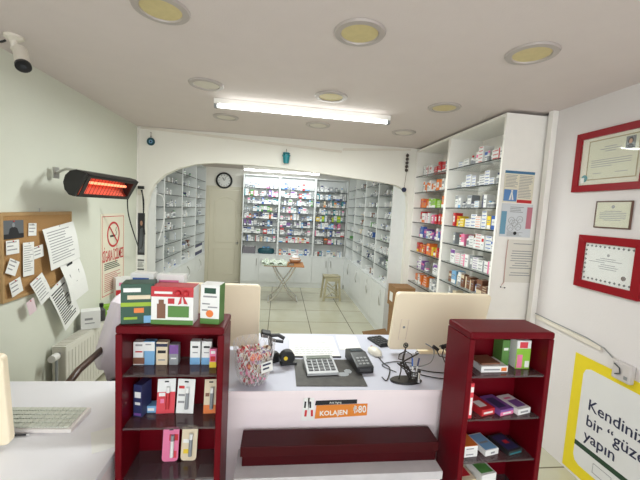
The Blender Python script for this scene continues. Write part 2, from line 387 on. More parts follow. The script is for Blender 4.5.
# back wall units
pale = [('white', 'blue'), ('white', 'pink'), ('white', 'skyblue'), ('white', 'grey'), ('white', 'navy'), ('white', 'green'), ('white', 'red'), ('cream', 'orange'), ('white', 'teal'), ('white', 'purple')]
rowpal = {0: [('white', 'navy'), ('white', 'blue'), ('white', 'red'), ('white', 'grey')], 3: [('white', 'teal'), ('white', 'green'), ('cream', 'green')], 4: [('orange', 'brown'), ('navy', 'white'), ('teal', 'white'), ('cream', 'orange'), ('white', 'red')],
          5: [('white', 'blue'), ('purple', 'white'), ('white', 'purple'), ('navy', 'white')], 7: [('cream', 'brown'), ('white', 'pink'), ('cream', 'orange'), ('white', 'red')]}
rowpal3 = {0: [('white', 'navy'), ('red', 'white'), ('white', 'grey')], 2: [('cream', 'orange'), ('teal', 'white'), ('white', 'pink')], 3: [('white', 'orange'), ('cream', 'pink'), ('white', 'teal')], 4: [('lime', 'yellow'), ('white', 'teal'), ('cream', 'brown')],
           5: [('purple', 'white'), ('white', 'purple'), ('pink', 'white')], 7: [('brown', 'orange'), ('white', 'navy'), ('white', 'green')], 8: [('brown', 'red'), ('white', 'grey'), ('cream', 'teal')]}
BS = [.97, 1.14, 1.30, 1.46, 1.61, 1.77, 1.93, 2.10]
BUNITS = [(-.79, .76, 'left back shelf unit'), (-.03, .76, 'middle back shelf unit'), (.73, .715, 'right back shelf unit')]
for ui, (x0, wd, nm) in enumerate(BUNITS):
    T = ((x0, 7.30, 0), 0)
    shelf_unit('shelf_unit', f"tall white open shelf unit with two doors, {nm.replace(' back shelf unit', '')} one on the back wall", T[0], 0, wd, .22, 2.37, .70, BS, doors=2, group='shelf units on the back wall', m=white2)
    levels = [.70]+BS
    for ri in range(9):
        z = levels[8-ri]; top = (levels+[2.35])[9-ri]-.01
        if ri == 8 and ui == 0: continue
        pal = (rowpal3 if ui == 2 else rowpal).get(ri, pale)
        if ui == 1 and ri == 4: pal = pale
        fill_row(T, .022, wd-.022, z, min(top-z, .155), pal+pale[:4]+pale[3:5], .96, f"{ORD[ri]} row down, {nm.replace(' shelf', '')}", 'small products on the back wall shelves', wr=(.04, .08), hr=(.085, .14), pb=.22, inset=.02)
# bins in the bottom row of the left back unit
t = thing('storage_bin', 'grey fabric bin with white packets, bottom row of left back unit', 'bin', (-.63, 7.41, .7005))
b = MB(); b.box(-.125, .125, -.08, .08, 0, .012); b.box(-.125, .125, -.08, -.07, .012, .15); b.box(-.125, .125, .07, .08, .012, .15); b.box(-.125, -.115, -.07, .07, .012, .15); b.box(.115, .125, -.07, .07, .012, .15); b.build('bin_body', C('grey_felt', 120, 116, 122, rough=.9, noise=.2, nscale=60), t)
b = MB()
for i in range(4): b.obox((-.07+i*.045, 0, .11), (.04, .1, .1), Matrix.Rotation(.2*(i-1), 3, 'Y'), 0)
b.build('packets', PM['white'], t)
t = thing('storage_bag', 'dark teal bag with pale items on top, bottom row of left back unit', 'bag', (-.27, 7.41, .7005))
b = MB(); b.lathe([(.14, 0), (.175, .02), (.18, .08), (.15, .12), (.02, .13)], n=20, sy=.42); b.build('bag_body', teald, t, smooth=True)
b = MB(); b.sph((-.05, 0, .135), .04, sz=.6); b.sph((.04, .01, .135), .045, sz=.5); b.build('folded_cloth', PM['skyblue'], t, smooth=True)

# left and right shelf bays of the back room
side_pal = [('white', 'grey'), ('white', 'grey'), ('white', 'blue'), ('white', 'green'), ('white', 'navy'), ('white', 'cream'), ('white', 'brown')]
BASE = .74
lb = [(4.335, 4.65), (4.65, 5.46), (5.46, 6.31), (6.31, 7.08)]
lname = ['nearest left-side bay', 'second left-side bay', 'third left-side bay', 'farthest left-side bay']
for i, (a, c) in enumerate(lb):
    T = ((-1.5, a, 0), PI/2)
    shelf_unit('shelf_bay', ['narrow white glass-shelved bay just behind the arch, left side', 'white glass-shelved bay on the left side, second from the arch', 'white glass-shelved bay on the left side, third from the arch', 'white glass-shelved bay on the left side, nearest the cream door'][i],
               T[0], T[1], c-a, .27, 2.42, BASE, SHZ+[2.14], doors=1, handle='arcL', group='shelf bays along the left side of the back room', m=white2)
    lv = [BASE]+SHZ+[2.14]
    for ri in range(9):
        z = lv[8-ri]; top = (lv+[2.40])[9-ri]-.01
        if i == 3 and ri >= 6: continue
        fill_row(T, .03, (c-a)-.03, z, min(top-z, .15), side_pal, .5 if i else .7, f"{ORD[ri]} row down, {lname[i]}", 'sparse products on the left side bays', pb=.5, hr=(.05, .11), inset=.06)
t = thing('binder_box', 'blue and white file box at the foot of bay by door', 'box', (-1.60, 6.68, BASE+.0005), PI/2)
b = MB(); b.box(-.26, .26, -.08, .08, 0, .19, 0); b.build('box_body', PM['white'], t); MB().box(-.262, .262, -.084, -.08, .0, .06).build('label_band', PM['navy'], t); MB().box(-.262, .262, -.084, -.08, .145, .19).build('label_band', PM['navy'], t)
rb = [(7.28, 6.57), (6.57, 5.78), (5.78, 5.00), (5.00, 4.335)]
rname = ['farthest right-side bay', 'third right-side bay', 'second right-side bay', 'nearest right-side bay']
for i, (a, c) in enumerate(rb):
    T = ((1.45, a, 0), -PI/2)
    shelf_unit('shelf_bay', ['white glass-shelved bay on the right side, touching the back wall units', 'white glass-shelved bay on the right side, third from the arch', 'white glass-shelved bay on the right side, second from the arch', 'white glass-shelved bay on the right side, just behind the arch'][i],
               T[0], T[1], a-c, .30, 2.42, .72, SHZ+[2.14], doors=1, handle='arcR', group='shelf bays along the right side of the back room', m=white2)
    lv = [.72]+SHZ+[2.14]
    for ri in range(9):
        z = lv[8-ri]; top = (lv+[2.40])[9-ri]-.01
        fill_row(T, .03, (a-c)-.03, z, min(top-z, .15), side_pal+[('white', 'white')], .2+.17*i, f"{ORD[ri]} row down, {rname[i]}", 'sparse products on the right side bays', pb=.35, hr=(.05, .10), inset=.05)

# front right cabinet: two bays with colourful products
FS = [.86, 1.05, 1.25, 1.44, 1.62, 1.80, 1.99, 2.19]
fb = [(4.24, 3.385, 'far bay of the right-wall cabinet'), (3.385, 2.50, 'near bay of the right-wall cabinet')]
for i, (a, c, nm) in enumerate(fb):
    shelf_unit('shelf_bay', ['white glass-shelved cabinet bay on the right wall beside the arch', 'white glass-shelved cabinet bay on the right wall with posters on its side'][i], (1.69, a, 0), -PI/2, a-c, .355, 2.525, .68, FS, doors=2, group='cabinet bays on the right wall', m=white, sh=glsh, th=.022)
W = 'white'
far_rows = [([(W, 'grey'), ('grey', W)], .7), ([('purple', W), (W, 'grey'), ('orange', W)], .8), ([('purple', 'pink'), (W, 'purple'), ('grey', W)], .8), ([('orange', 'red'), ('red', 'yellow'), ('red', 'orange'), ('yellow', 'orange')], 1),
            ([(W, 'pink'), ('purple', 'pink'), (W, 'skyblue'), ('blue', W)], .95), ([(W, 'red'), (W, 'orange'), ('red', W), (W, 'pink')], .85), ([('lime', W), ('orange', W), (W, 'lime'), ('orange', 'red')], .95), ([(W, 'orange'), (W, 'grey'), ('orange', W)], .9), ([(W, 'red'), ('red', W), (W, 'grey')], .9)]
near_rows = [([(W, 'grey')], .6), ([(W, 'grey'), ('cream', W), ('grey', W)], .7), ([(W, 'grey'), ('blue', W), ('skyblue', W), ('brown', 'cream')], .9), ([(W, 'pink'), (W, 'pink'), (W, 'purple'), (W, 'grey')], 1),
             ([('pink', W), (W, 'brown'), (W, 'grey'), (W, 'red'), (W, 'blue')], .9), ([(W, 'red'), ('yellow', 'orange'), (W, 'blue'), ('yellow', W), (W, 'orange')], 1), ([(W, 'skyblue'), (W, 'grey'), (W, 'grey'), (W, 'navy')], .95), ([(W, 'grey'), (W, 'red'), (W, 'navy'), (W, 'blue')], 1), ([(W, 'red'), (W, 'grey'), (W, 'pink'), (W, 'blue')], 1)]
rr = random.Random(21)
for i, rows in enumerate((far_rows, near_rows)):
    a, c, nm = fb[i]; T = ((1.69, a, 0), -PI/2); lv = [.68]+FS
    for j, (pal, dens) in enumerate(rows):
        z = lv[j]; top = (lv+[2.49])[j+1]-.01; ri = 8-j
        if j == 0: continue
        pl = .85 if (i == 1 and j in (7, 8)) else .5 if (i == 1 and j == 5) else (.25 if i == 1 and j in (3, 4) else .08)
        fill_row(T, .10, (a-c)-.03, z, min(top-z, .16), pal, dens, f"{ORD[ri]} row down, {nm.replace(' bay of the right-wall cabinet', ' right-cabinet bay')}", 'products in the right-wall cabinet', wr=(.04, .08), hr=(.08, .135), pb=.15 if (i, j) != (1, 6) else .6, piles=pl, dmax=.1, rnd=rr, inset=.05)
# the 295 boxes that show largest stand as objects, the many tiny far ones as one object
def _seen(p):
    me, (loc, rz), lx, ly, lz = p[:5]; q = Vector(loc) + Matrix.Rotation(rz, 3, 'Z') @ Vector((lx, ly, lz)); d = (q-Vector((0, 0, 1.7)))
    co = [v.co for v in me.vertices]; wv = max(c.x for c in co); hv = max(c.z for c in co); nrm = Matrix.Rotation(rz, 3, 'Z') @ Vector((0, -1, 0))
    return wv*2*hv*max(.15, -d.normalized().dot(nrm))/d.length_squared
PENDING.sort(key=_seen, reverse=True)
for p in PENDING[:295]: put_now(p[0], 'medicine_box', *p[1:])
b = MB(); smats = []
for me, (loc, rz), lx, ly, lz, *_ in PENDING[295:]:
    M3 = Matrix.Rotation(rz, 3, 'Z'); q = Vector(loc) + M3 @ Vector((lx, ly, lz)); k0 = len(b.v)
    b.v += [tuple(M3 @ v.co + q) for v in me.vertices]
    for f in me.polygons:
        m_ = me.materials[f.material_index]
        if m_ not in smats: smats.append(m_)
        b.f.append([k0+i for i in f.vertices]); b.m.append(smats.index(m_))
if b.f: tag(b.build('medicine_box', smats), 'many small pale medicine boxes crowding the far shelves of the back room', 'medicine boxes', None, 'stuff')
# posters on the cabinet side (plane y = 2.5, facing the shop front)
def sheet(name, label, cat, loc, rz, w_, h_, m, th=.002, group=None, tilt=0):
    t = thing(name, label, cat, loc, rz, group)
    MB().box(-w_/2, w_/2, -th, 0, 0, h_).build('sheet', m, t); return t
y0 = 2.4980
t = sheet('poster', 'printed health leaflet with blue heading and red footer, top on cabinet side', 'poster', (1.845, y0, 1.845), 0, .25, .245, paper_c)
MB().box(-.125, .125, -.0032, -.002, .225, .245).build('heading_band', C('leaflet_blue', 60, 116, 156), t)
b = MB(); b.box(-.12, -.01, -.003, -.002, .01, .10, 0); b.build('picture', C('leaflet_picture_blue', 92, 136, 190), t)
b = MB(); b.prism([(-.075, .02), (-.06, .02), (-.055, .07), (-.05, .02), (-.035, .02), (-.05, .085), (-.06, .085)], 'y', -.0036, -.003); b.sph((-.055, -.003, .09), .008, n=8, k=6); b.build('figure_drawing', paper, t)
MB().box(-.005, .12, -.003, -.002, .0, .025).build('footer_band', redp, t)
b = MB(); lines(b, -.115, -.01, .115, .215, 9, 0, y=-.003, seed=3); lines(b, .0, .115, .035, .215, 15, 0, y=-.003, seed=4); b.build('print', ink, t).location = (0, 0, 0)
t = sheet('poster', 'colourful exercise poster of round drawings, middle on cabinet side', 'poster', (1.852, y0, 1.575), 0, .265, .262, C('poster_pale', 214, 218, 222, rough=.6))
b = MB(); b.box(-.13, -.085, -.003, -.002, .02, .2, 0); b.build('bottle_picture', C('poster_cyan', 110, 160, 186), t)
b = MB(); b.box(.085, .13, -.003, -.002, .07, .24, 0); b.build('tube_picture', C('poster_pink', 196, 122, 136), t)
b = MB()
for p, q in ((-.04, .13), (.03, .14), (-.045, .07), (.02, .08), (-.01, .11)): b.tube([(p+.026*math.cos(k*PI/6), -.0025, q+.026*math.sin(k*PI/6)) for k in range(12)], .0016, closed=True, n=5); b.tube([(p-.015, -.0025, q-.012), (p, -.0025, q+.008), (p+.016, -.0025, q-.004)], .0014, n=5)
lines(b, -.06, .06, .19, .24, 4, 0, y=-.003); lines(b, -.07, .07, .005, .04, 4, 0, y=-.003); b.build('round_drawings', grey, t)
b = MB(); b.cyl((0, -.0032, .03), (0, -.002, .03), .014); b.build('seal', inkd, t)
t = sheet('notice', 'typed cream notice sheet, lowest on the cabinet side', 'notice', (1.93, y0, 1.21), 0, .26, .345, C('notice_cream', 226, 222, 212, rough=.8))
b = MB(); rr2 = random.Random(5)
for i in range(14):
    if i in (1, 2, 11): continue
    hw = rr2.uniform(.05, .095); z = .315-i*.0195; b.box(-hw, hw, -.003, -.002, z-.006, z)
b.build('print', ink, t)
t = thing('cord', 'thin red twine hanging beside the typed notice', 'cord', (1.80, y0-.001, 1.19))
MB().tube([(0, -.004, .36), (-.004, -.004, .2), (.0, -.004, .02), (-.02, -.004, -.01)], .0018, n=5).build('twine', C('pale_red_twine', 196, 130, 120), t)
b = MB(); b.sph((-.022, -.004, -.02), .006, n=8, k=6); b.sph((.012, -.004, -.025), .006, n=8, k=6); b.build('bead', dkgrey, t)

# ------------------------------------------------------------------ ceiling lights
k = 0
rowsn = ['nearest', 'middle', 'farthest']; coln = ['left', 'centre', 'right']
yel = {(0, 0), (1, 0), (2, 0), (1, 1), (2, 1)}
def downlight(m, label):
    t = thing('ceiling_downlight', label, 'ceiling light', (0, 0, CZ), 0, 'round recessed downlights')
    b = MB(); n = 32; b.lathe([(.088, -.004), (.092, -.012), (.118, -.010), (.124, -.0005), (.088, -.0005)], n=n); b.build('ring', silverm, t, smooth=True)
    b = MB(); b.lathe([(.0001, -.006), (.0875, -.005), (.0875, -.0005)], n=n); b.build('diffuser', m, t, smooth=True); return t
protos = {}
for j, y in enumerate((1.665, 2.595, 3.475)):
    for i, x in enumerate((-.565, .335, 1.225)):
        m = discm if (i, j) in yel else discw
        lab = f"round recessed {'yellowed' if m is discm else 'off-white'} downlight, {coln[i]} of the {rowsn[j]} ceiling row"
        if m not in protos: protos[m] = downlight(m, lab); protos[m].location = (x, y, CZ-.0005)
        else: copy_thing(protos[m], (x, y, CZ-.0005), label=lab)
t = thing('tube_light', 'long lit fluorescent batten on the front ceiling', 'tube light', (.17, 2.94, CZ), .03)
MB().box(-.74, .74, -.03, .03, -.042, -.0008).build('housing', white, t, bev=.003)
MB().cyl((-.715, 0, -.055), (.715, 0, -.055), .013, n=12).build('tube', tube_e, t, smooth=True)
for x in (-.74, .715): MB().box(x, x+.025, -.02, .02, -.072, -.04).build('end_cap', grey, t)
t = thing('tube_light', 'lit fluorescent batten in front of the back wall shelves', 'tube light', (0, 7.0, BCZ), 0)
MB().box(-.77, .77, -.03, .03, -.06, -.0008).build('housing', white, t)
MB().cyl((-.75, 0, -.075), (.75, 0, -.075), .016, n=12).build('tube', tube_e, t, smooth=True)
t = thing('tube_light', 'added unseen batten housing over the back room fill light', 'tube light', (0, 5.4, BCZ), 0)  # made-up housing for the added back room fill lamp, hidden by the lintel
MB().box(-.75, .75, -.03, .03, -.02, -.0008).build('housing', white, t)

# ------------------------------------------------------------------ hanging ornaments, clock
def eye(name, label, x, z, r=.034, cord=.05):
    t = thing(name, label, 'ornament', (x, YA-.014, z))
    MB().cyl((0, .008, 0), (0, 0, 0), r, n=24).build('glass_disc', teald, t)
    MB().cyl((0, 0, 0), (0, -.002, 0), r*.45, n=20).build('pale_ring', PM['skyblue'], t)
    MB().cyl((0, -.002, 0), (0, -.004, 0), r*.25, n=16).build('pupil', navy, t)
    b = MB(); b.tube([(0, .004, r), (0, .004, r+cord)], .0016, n=5); b.sph((0, .004, r+.012), .007, n=8, k=6); b.sph((0, .004, r+.028), .005, n=8, k=6); b.cyl((0, .01, r+cord), (0, -.004, r+cord), .004, n=8); b.build('cord', brownf, t)
eye('evil_eye_amulet', 'round teal evil-eye amulet hanging on the lintel, left end', -1.53, 2.385, .045, .055)
t = thing('beaded_hanging', 'string of dark beads ending in a blue glass eye', 'ornament', (1.56, YA-.03, 2.05))
MB().tube([(0, .0, .43), (.004, 0, .2), (-.01, 0, .0)], .0022, n=5).build('cord', brownf, t)
for i in range(5): MB().sph((0.001, 0, .40-i*.046), .021, n=10, k=6).build('bead', C('bead_brown', 74, 66, 60, rough=.4), t, smooth=True)
MB().cyl((-.012, .005, -.03), (-.012, -.006, -.03), .03, n=20).build('glass_eye', navy, t)
t = thing('hanging_pot', 'small teal ceramic pot hung on the middle of the lintel', 'ornament', (.04, YA-.055, 2.24))
MB().lathe([(.026, 0), (.034, .006), (.044, .085), (.05, .09), (.05, .10), (.038, .10), (.03, .02)], n=20).build('pot', tealm, t, smooth=True)
b = MB()
for i in range(9):
    a = i*2*PI/9; b.sph((.03*math.cos(a), .03*math.sin(a), .118), .014, n=8, k=6)
b.build('blossoms', PM['teal'], t, smooth=True)
MB().tube([(0, 0, .10), (0, .02, .15), (0, .05, .18)], .0025, n=5).build('hanger', brownf, t)
t = thing('wall_clock', 'round black-rimmed wall clock above the cream door', 'clock', (-1.235, BY-.001, 2.225))
R90 = lambda pts: pts
b = MB(); n = 36
def ring(b, r0, r1, ya, yb, m=0, n=36):
    vs = [(r*math.cos(2*PI*i/n), y, r*math.sin(2*PI*i/n)) for r, y in ((r0, ya), (r1, ya), (r1, yb), (r0, yb)) for i in range(n)]
    fs = [(j*n+i, j*n+(i+1) % n, ((j+1) % 4)*n+(i+1) % n, ((j+1) % 4)*n+i) for j in range(4) for i in range(n)]
    b.add(vs, fs, m)
ring(b, .138, .175, -.035, 0); b.build('rim', black, t, smooth=True)
MB().cyl((0, 0, 0), (0, -.012, 0), .139, n=36).build('face', paper, t)
b = MB()
for i in range(12):
    a = i*PI/6; b.obox((.115*math.sin(a), -.013, .115*math.cos(a)), (.008, .002, .022), Matrix.Rotation(a, 3, 'Y'))
b.build('hour_marks', inkd, t)
b = MB()
for a, l, w_ in ((-.5, .075, .009), (.45, .09, .006)): b.obox((l/2*math.sin(a), -.016, l/2*math.cos(a)), (w_, .002, l), Matrix.Rotation(a, 3, 'Y'))
b.build('hands', inkd, t)

# ------------------------------------------------------------------ back room furniture
t = thing('folding_table', 'folding table with wooden top and crossed chrome legs', 'table', (.11, 6.25, 0), 0)
MB().box(-.36, .36, -.26, .26, .665, .685).build('tabletop', wood, t, bev=.004)
for s in (-1, 1):
    for d_ in (-1, 1):
        y = s*.22 + .012*d_
        pts = [(d_*-.2, y, .66), (d_*-.12, y, .5), (0, y, .34), (d_*.10, y, .16), (d_*.2, y, .06), (d_*.26, y, .015)]
        MB().tube(pts, .0135, n=8).build('leg', chrome, t, smooth=True)
for d_ in (-1, 1): MB().tube([(d_*.26, -.232, .014), (d_*.26, .232, .014)], .013, n=8).build('foot_bar', chrome, t, smooth=True)
t = thing('tablecloth', 'folded green-and-white floral cloth on the left of the folding table', 'cloth', (-.04, 6.22, .6855))
b = MB(); nx, ny = 22, 10; rc = random.Random(3)
vs = [(-.25+.46*i/nx, -.27+.49*j/ny, .035+.02*math.sin(i*.9+j*.5)+.012*rc.random()) for j in range(ny+1) for i in range(nx+1)]
b.add(vs, [(j*(nx+1)+i, j*(nx+1)+i+1, (j+1)*(nx+1)+i+1, (j+1)*(nx+1)+i) for j in range(ny) for i in range(nx)])
b.box(-.24, .2, -.265, .215, .0, .03)
fl = mat('floral_cloth', srgb(210, 216, 206), rough=.9)
nt = fl.node_tree; vo = nt.nodes.new('ShaderNodeTexVoronoi'); vo.inputs['Scale'].default_value = 38; rp = nt.nodes.new('ShaderNodeValToRGB'); rp.color_ramp.interpolation = 'CONSTANT'
rp.color_ramp.elements[0].color = (*srgb(96, 130, 84), 1); rp.color_ramp.elements[1].position = .32; rp.color_ramp.elements[1].color = (*srgb(224, 228, 222), 1); e_ = rp.color_ramp.elements.new(.62); e_.color = (*srgb(170, 186, 150), 1)
tc = nt.nodes.new('ShaderNodeTexCoord'); nt.links.new(tc.outputs['Object'], vo.inputs['Vector']); nt.links.new(vo.outputs['Distance'], rp.inputs['Fac']); nt.links.new(rp.outputs['Color'], nt.nodes['Principled BSDF'].inputs['Base Color'])
o = b.build('cloth', fl, t, smooth=True)
t = thing('tied_bag', 'round tan bundle tied in white plastic on the folding table', 'bag', (.32, 6.40, .6855))
MB().lathe([(.06, 0), (.1, .02), (.115, .055), (.09, .095), (.05, .12)], n=18).build('bag_body', C('tan_bag', 186, 140, 108, rough=.7, noise=.15, nscale=25), t, smooth=True)
MB().lathe([(.108, .075), (.05, .128), (.018, .145), (.035, .175), (.012, .18)], n=14).build('tied_top', PM['white'], t, smooth=True)
t = thing('small_box', 'small dark box lying on the folding table beside the cloth', 'box', (.235, 6.06, .6855))
MB().box(-.05, .05, -.02, .02, 0, .035).build('box_body', dkgrey, t); MB().box(-.04, .04, -.0215, -.02, .008, .02).build('label', PM['cream'], t)
# step stool
t = thing('step_stool', 'beige plastic folding step stool near the back cabinets', 'stool', (1.03, 6.38, 0), .08); t.scale = (1.2, 1.1, 1.04)
MB().box(-.13, .13, -.10, .10, .43, .455).build('seat', beige, t, bev=.006)
for s in (-1, 1):
    b = MB(); 
    b.prism([(-.15, 0), (-.115, 0), (-.085, .43), (-.115, .43)], 'y', s*.12-.012, s*.12+.012); b.prism([(.115, 0), (.15, 0), (.115, .43), (.085, .43)], 'y', s*.12-.012, s*.12+.012)
    b.box(-.12, .12, s*.12-.01, s*.12+.01, .36, .43); b.build('side_frame', beige, t)
b = MB(); p = [(-.1, .09), (0, .17), (.1, .09)]; q = [(-.1, .36), (0, .26), (.1, .36)]
b.tube([(x, -.12, z) for x, z in p], .012, n=6); b.tube([(x, -.12, z) for x, z in q], .012, n=6); b.tube([(-.09, -.12, .28), (0, -.12, .22), (.09, -.12, .15)], .011, n=6); b.box(-.13, .13, -.125, -.115, .05, .08)
b.build('cross_brace', beige, t, smooth=True)
# cardboard boxes near the right bays
def carton(name, label, loc, rz, w_, d_, h_, flaps, m=cardb, lab=False, tilt=.6):
    t = thing(name, label, 'box', loc, rz); e = .005
    b = MB(); b.box(-w_/2, w_/2, -d_/2, d_/2, 0, e); b.box(-w_/2, w_/2, -d_/2, -d_/2+e, e, h_); b.box(-w_/2, w_/2, d_/2-e, d_/2, e, h_); b.box(-w_/2, -w_/2+e, -d_/2+e, d_/2-e, e, h_); b.box(w_/2-e, w_/2, -d_/2+e, d_/2-e, e, h_)
    b.build('box_body', m, t)
    if flaps:
        for s, ax in ((-1, 'y'), (1, 'y'), (-1, 'x'), (1, 'x')):
            l = d_*.42; b = MB(); a = tilt
            if ax == 'y':
                b.add([(-w_/2, s*d_/2, h_), (w_/2, s*d_/2, h_), (w_/2, s*(d_/2+l*math.sin(a)), h_+l*math.cos(a)), (-w_/2, s*(d_/2+l*math.sin(a)), h_+l*math.cos(a))], [(0, 1, 2, 3)])
            else:
                b.add([(s*w_/2, -d_/2, h_), (s*w_/2, d_/2, h_), (s*(w_/2+l*math.sin(a)), d_/2, h_+l*math.cos(a)), (s*(w_/2+l*math.sin(a)), -d_/2, h_+l*math.cos(a))], [(0, 1, 2, 3)])
            f = b.build('flap', cardd, t); q = f.modifiers.new('thick', 'SOLIDIFY'); q.thickness = .004; q.offset = 0
    else:
        MB().box(-w_/2-.002, w_/2+.002, -d_/2-.002, d_/2+.002, h_, h_+.006).build('closed_top', m, t)
    if lab: MB().box(-w_/2-.0015, -w_/2, -.05, .06, h_*.25, h_*.7).build('shipping_label', paper, t); 
    return t
t = thing('cardboard_box', 'brown cardboard box on end below the upper one, beside the arch', 'box', (1.545, 4.03, 0))
b = MB(); b.box(-.105, .105, -.12, .12, 0, .56); b.build('box_body', cardb, t)
carton('cardboard_box', 'brown cardboard box with white label, on top of the two-box stack', (1.545, 4.03, .561), 0, .25, .27, .25, False, lab=True)
carton('cardboard_box', 'open cardboard box on the floor with raised flaps', (1.40, 4.05, 0), -.6, .0001+.26, .24, .10, True) if False else None
carton('cardboard_box', 'open cardboard box with splayed flaps on the floor behind the counter', (1.25, 3.66, 0), .35, .34, .26, .24, True, tilt=.9)

# ------------------------------------------------------------------ counter and desk
t = thing('counter', 'long white service counter in the middle', 'counter', (0, 0, 0))
MB().box(-.5, 1.2, 1.4395, 2.13, .872, .90).build('countertop', C('counter_top_lilac_white', 202, 204, 218, rough=.35, noise=.02, nscale=6), t)
MB().box(-.5, 1.2, 1.435, 1.439, .868, .8995).build('edge_strip', count_m, t)
MB().box(-.19, 1.19, 1.445, 1.465, .0, .869).build('front_panel', count_m, t)
MB().box(-.49, -.192, 1.452, 1.465, .0, .869).build('filler_panel', count_m, t)
for x in (-.49, 1.17): MB().box(x, x+.02, 1.466, 2.11, 0, .869).build('side_panel', count_m, t)
MB().box(-.465, 1.165, 1.9, 1.915, .2, .869).build('inner_panel', count_m, t)
t = thing('desk', 'low white desk on the left joined to the counter', 'desk', (0, 0, 0))
MB().box(-1.66, -.58, .95, 1.82, .72, .75).build('desktop', deskm, t, bev=.003)
for x in (-1.65, -.61): MB().box(x, x+.02, .97, 1.8, 0, .719).build('side_panel', count_m, t)
MB().box(-1.625, -.615, .98, 1.0, 0, .719).build('front_panel', count_m, t)
t = thing('storage_bench', 'low white scuffed bench under the maroon box, before the counter', 'bench', (.295, 1.345, 0))
MB().box(-.43, .43, -.085, .085, .605, .64).build('top_board', C('scuffed_white', 196, 192, 194, rough=.6, noise=.12, nscale=18), t, bev=.002)
MB().box(-.425, .425, -.078, .08, 0, .604).build('body', count_m, t)
t = thing('long_box', 'long narrow dark maroon box lying on the white bench', 'box', (.305, 1.375, .6405))
MB().box(-.415, .415, -.05, .05, 0, .062).build('box_body', maroon_d, t, bev=.002)
MB().box(-.423, .423, -.056, .053, .045, .088).build('lid', maroon_d, t, bev=.002)

# red display stands ---------------------------------------------------------
def stand(label, x0, x1, yf, yb, H, levels, rz=0, loc=None):
    wd = x1-x0; dp = yb-yf
    t = thing('display_stand', label, 'display stand', (x0, yf, 0), rz)
    fr = .024
    MB().box(0, fr, 0, dp, 0, H-.03).build('side_panel', maroon, t, bev=.004)
    MB().box(wd-fr, wd, 0, dp, 0, H-.03).build('side_panel', maroon, t, bev=.004)
    MB().box(0, wd, -.002, dp, H-.03, H).build('top_panel', maroon, t, bev=.008)
    MB().box(fr, wd-fr, dp-.01, dp-.001, 0.03, H-.031).build('back_panel', maroon, t)
    MB().box(fr, wd-fr, 0, dp-.011, 0, .03).build('bottom_panel', maroon, t)
    for z in levels: MB().box(fr+.0005, wd-fr-.0005, .008, dp-.011, z-.008, z).build('shelf', glst, t)
    return t
LV = [1.065, .86, .655, .45, .25]
stand('maroon open display stand in front of the counter, left one, herbal boxes on top', -.565, -.185, 1.25, 1.425, 1.25, LV)
RV = [1.063, .878, .69, .49, .28]
stand('maroon open display stand in front of the counter, right one, bare top', .775, 1.155, 1.235, 1.41, 1.25, RV, rz=.03)

def pbox(name, label, loc, w_, d_, h_, body, front=[], rz=0, cat='box', rot=None, group=None, top=[], side=[]):
    """retail box: front = [(x0,x1,z0,z1,material,partname)] in fractions"""
    t = thing(name, label, cat, loc, rz, group, rot=rot)
    MB().box(-w_/2, w_/2, -d_/2, d_/2, 0, h_).build('carton', body, t, bev=.001)
    for i_, (x0, x1, z0, z1, m, nm) in enumerate(front): MB().box(x0*w_, x1*w_, -d_/2-.0006-.0004*i_, -d_/2+.0002, z0*h_, z1*h_).build(nm, m, t)
    for i_, (x0, x1, y0, y1, m, nm) in enumerate(top): MB().box(x0*w_, x1*w_, y0*d_, y1*d_, h_-.0002, h_+.0006+.0002*i_).build(nm, m, t)
    for y0, y1, z0, z1, m, nm in side: MB().box(w_/2-.0002, w_/2+.0006, y0*d_, y1*d_, z0*h_, z1*h_).build(nm, m, t)
    return t
G = PM
dkgb = C('herbal_dark_green', 24, 72, 52, rough=.4); lime = C('lime_print', 150, 180, 40, rough=.5); olive = C('olive_green_print', 84, 130, 60, rough=.5)
ST = 1.2505
t = pbox('herbal_box', 'dark green herbal supplement box, leftmost on the left stand', (-.508, 1.315, ST), .108, .08, .148, dkgb,
     [(-.5, .5, .44, .54, lime, 'lime_band'), (-.42, .1, .8, .9, G['white'], 'print'), (-.3, .4, .62, .72, G['cream'], 'print'), (-.1, .2, .28, .4, G['orange'], 'picture'), (-.4, .0, .12, .18, lime, 'print'), (.2, .5, .02, .2, G['skyblue'], 'corner_print')], rz=.2)
t = pbox('herbal_box', 'white box with red top, bottle picture and red bow, on left stand', (-.377, 1.312, ST), .150, .075, .14, G['white'],
     [(-.5, .5, .74, 1, G['red'], 'red_band'), (-.36, -.16, .16, .55, G['brown'], 'bottle_picture'), (-.32, -.2, .55, .66, G['brown'], 'bottle_neck_picture'), (-.1, .4, .2, .5, olive, 'picture'), (-.5, .5, 0, .12, olive, 'green_band'), (-.42, .0, .82, .88, G['white'], 'print'), (-.1, .05, .56, .7, G['red'], 'round_sticker')],
     rz=-.03, top=[(-.5, .5, -.5, .5, G['red'], 'red_top')])
b = MB(); b.sph((.02, -.041, .118), .012, n=10, k=6); b.sph((.048, -.041, .118), .012, n=10, k=6); b.prism([(.034, .115), (.02, .075), (.032, .08)], 'y', -.041, -.038); b.prism([(.036, .115), (.055, .078), (.042, .08)], 'y', -.041, -.038); b.build('bow', G['red'], t)
t = pbox('herbal_box', 'tall white and green ginseng-style box, rightmost on the left stand', (-.242, 1.315, ST), .072, .06, .150, G['white'],
     [(-.5, .5, 0, .14, olive, 'green_foot'), (-.3, .3, .78, .92, dkgb, 'green_label'), (-.35, .35, .68, .72, ink, 'print'), (-.4, .0, .5, .53, ink, 'print'), (-.1, .4, .42, .45, ink, 'print'), (-.4, -.1, .34, .37, ink, 'print')], rz=-.15, side=[(-.5, .5, 0, 1, olive, 'green_side')])
b = MB(); b.cyl((0, -.0308, .04), (0, -.0295, .04), .014, n=18); b.build('round_seal', G['orange'], t)
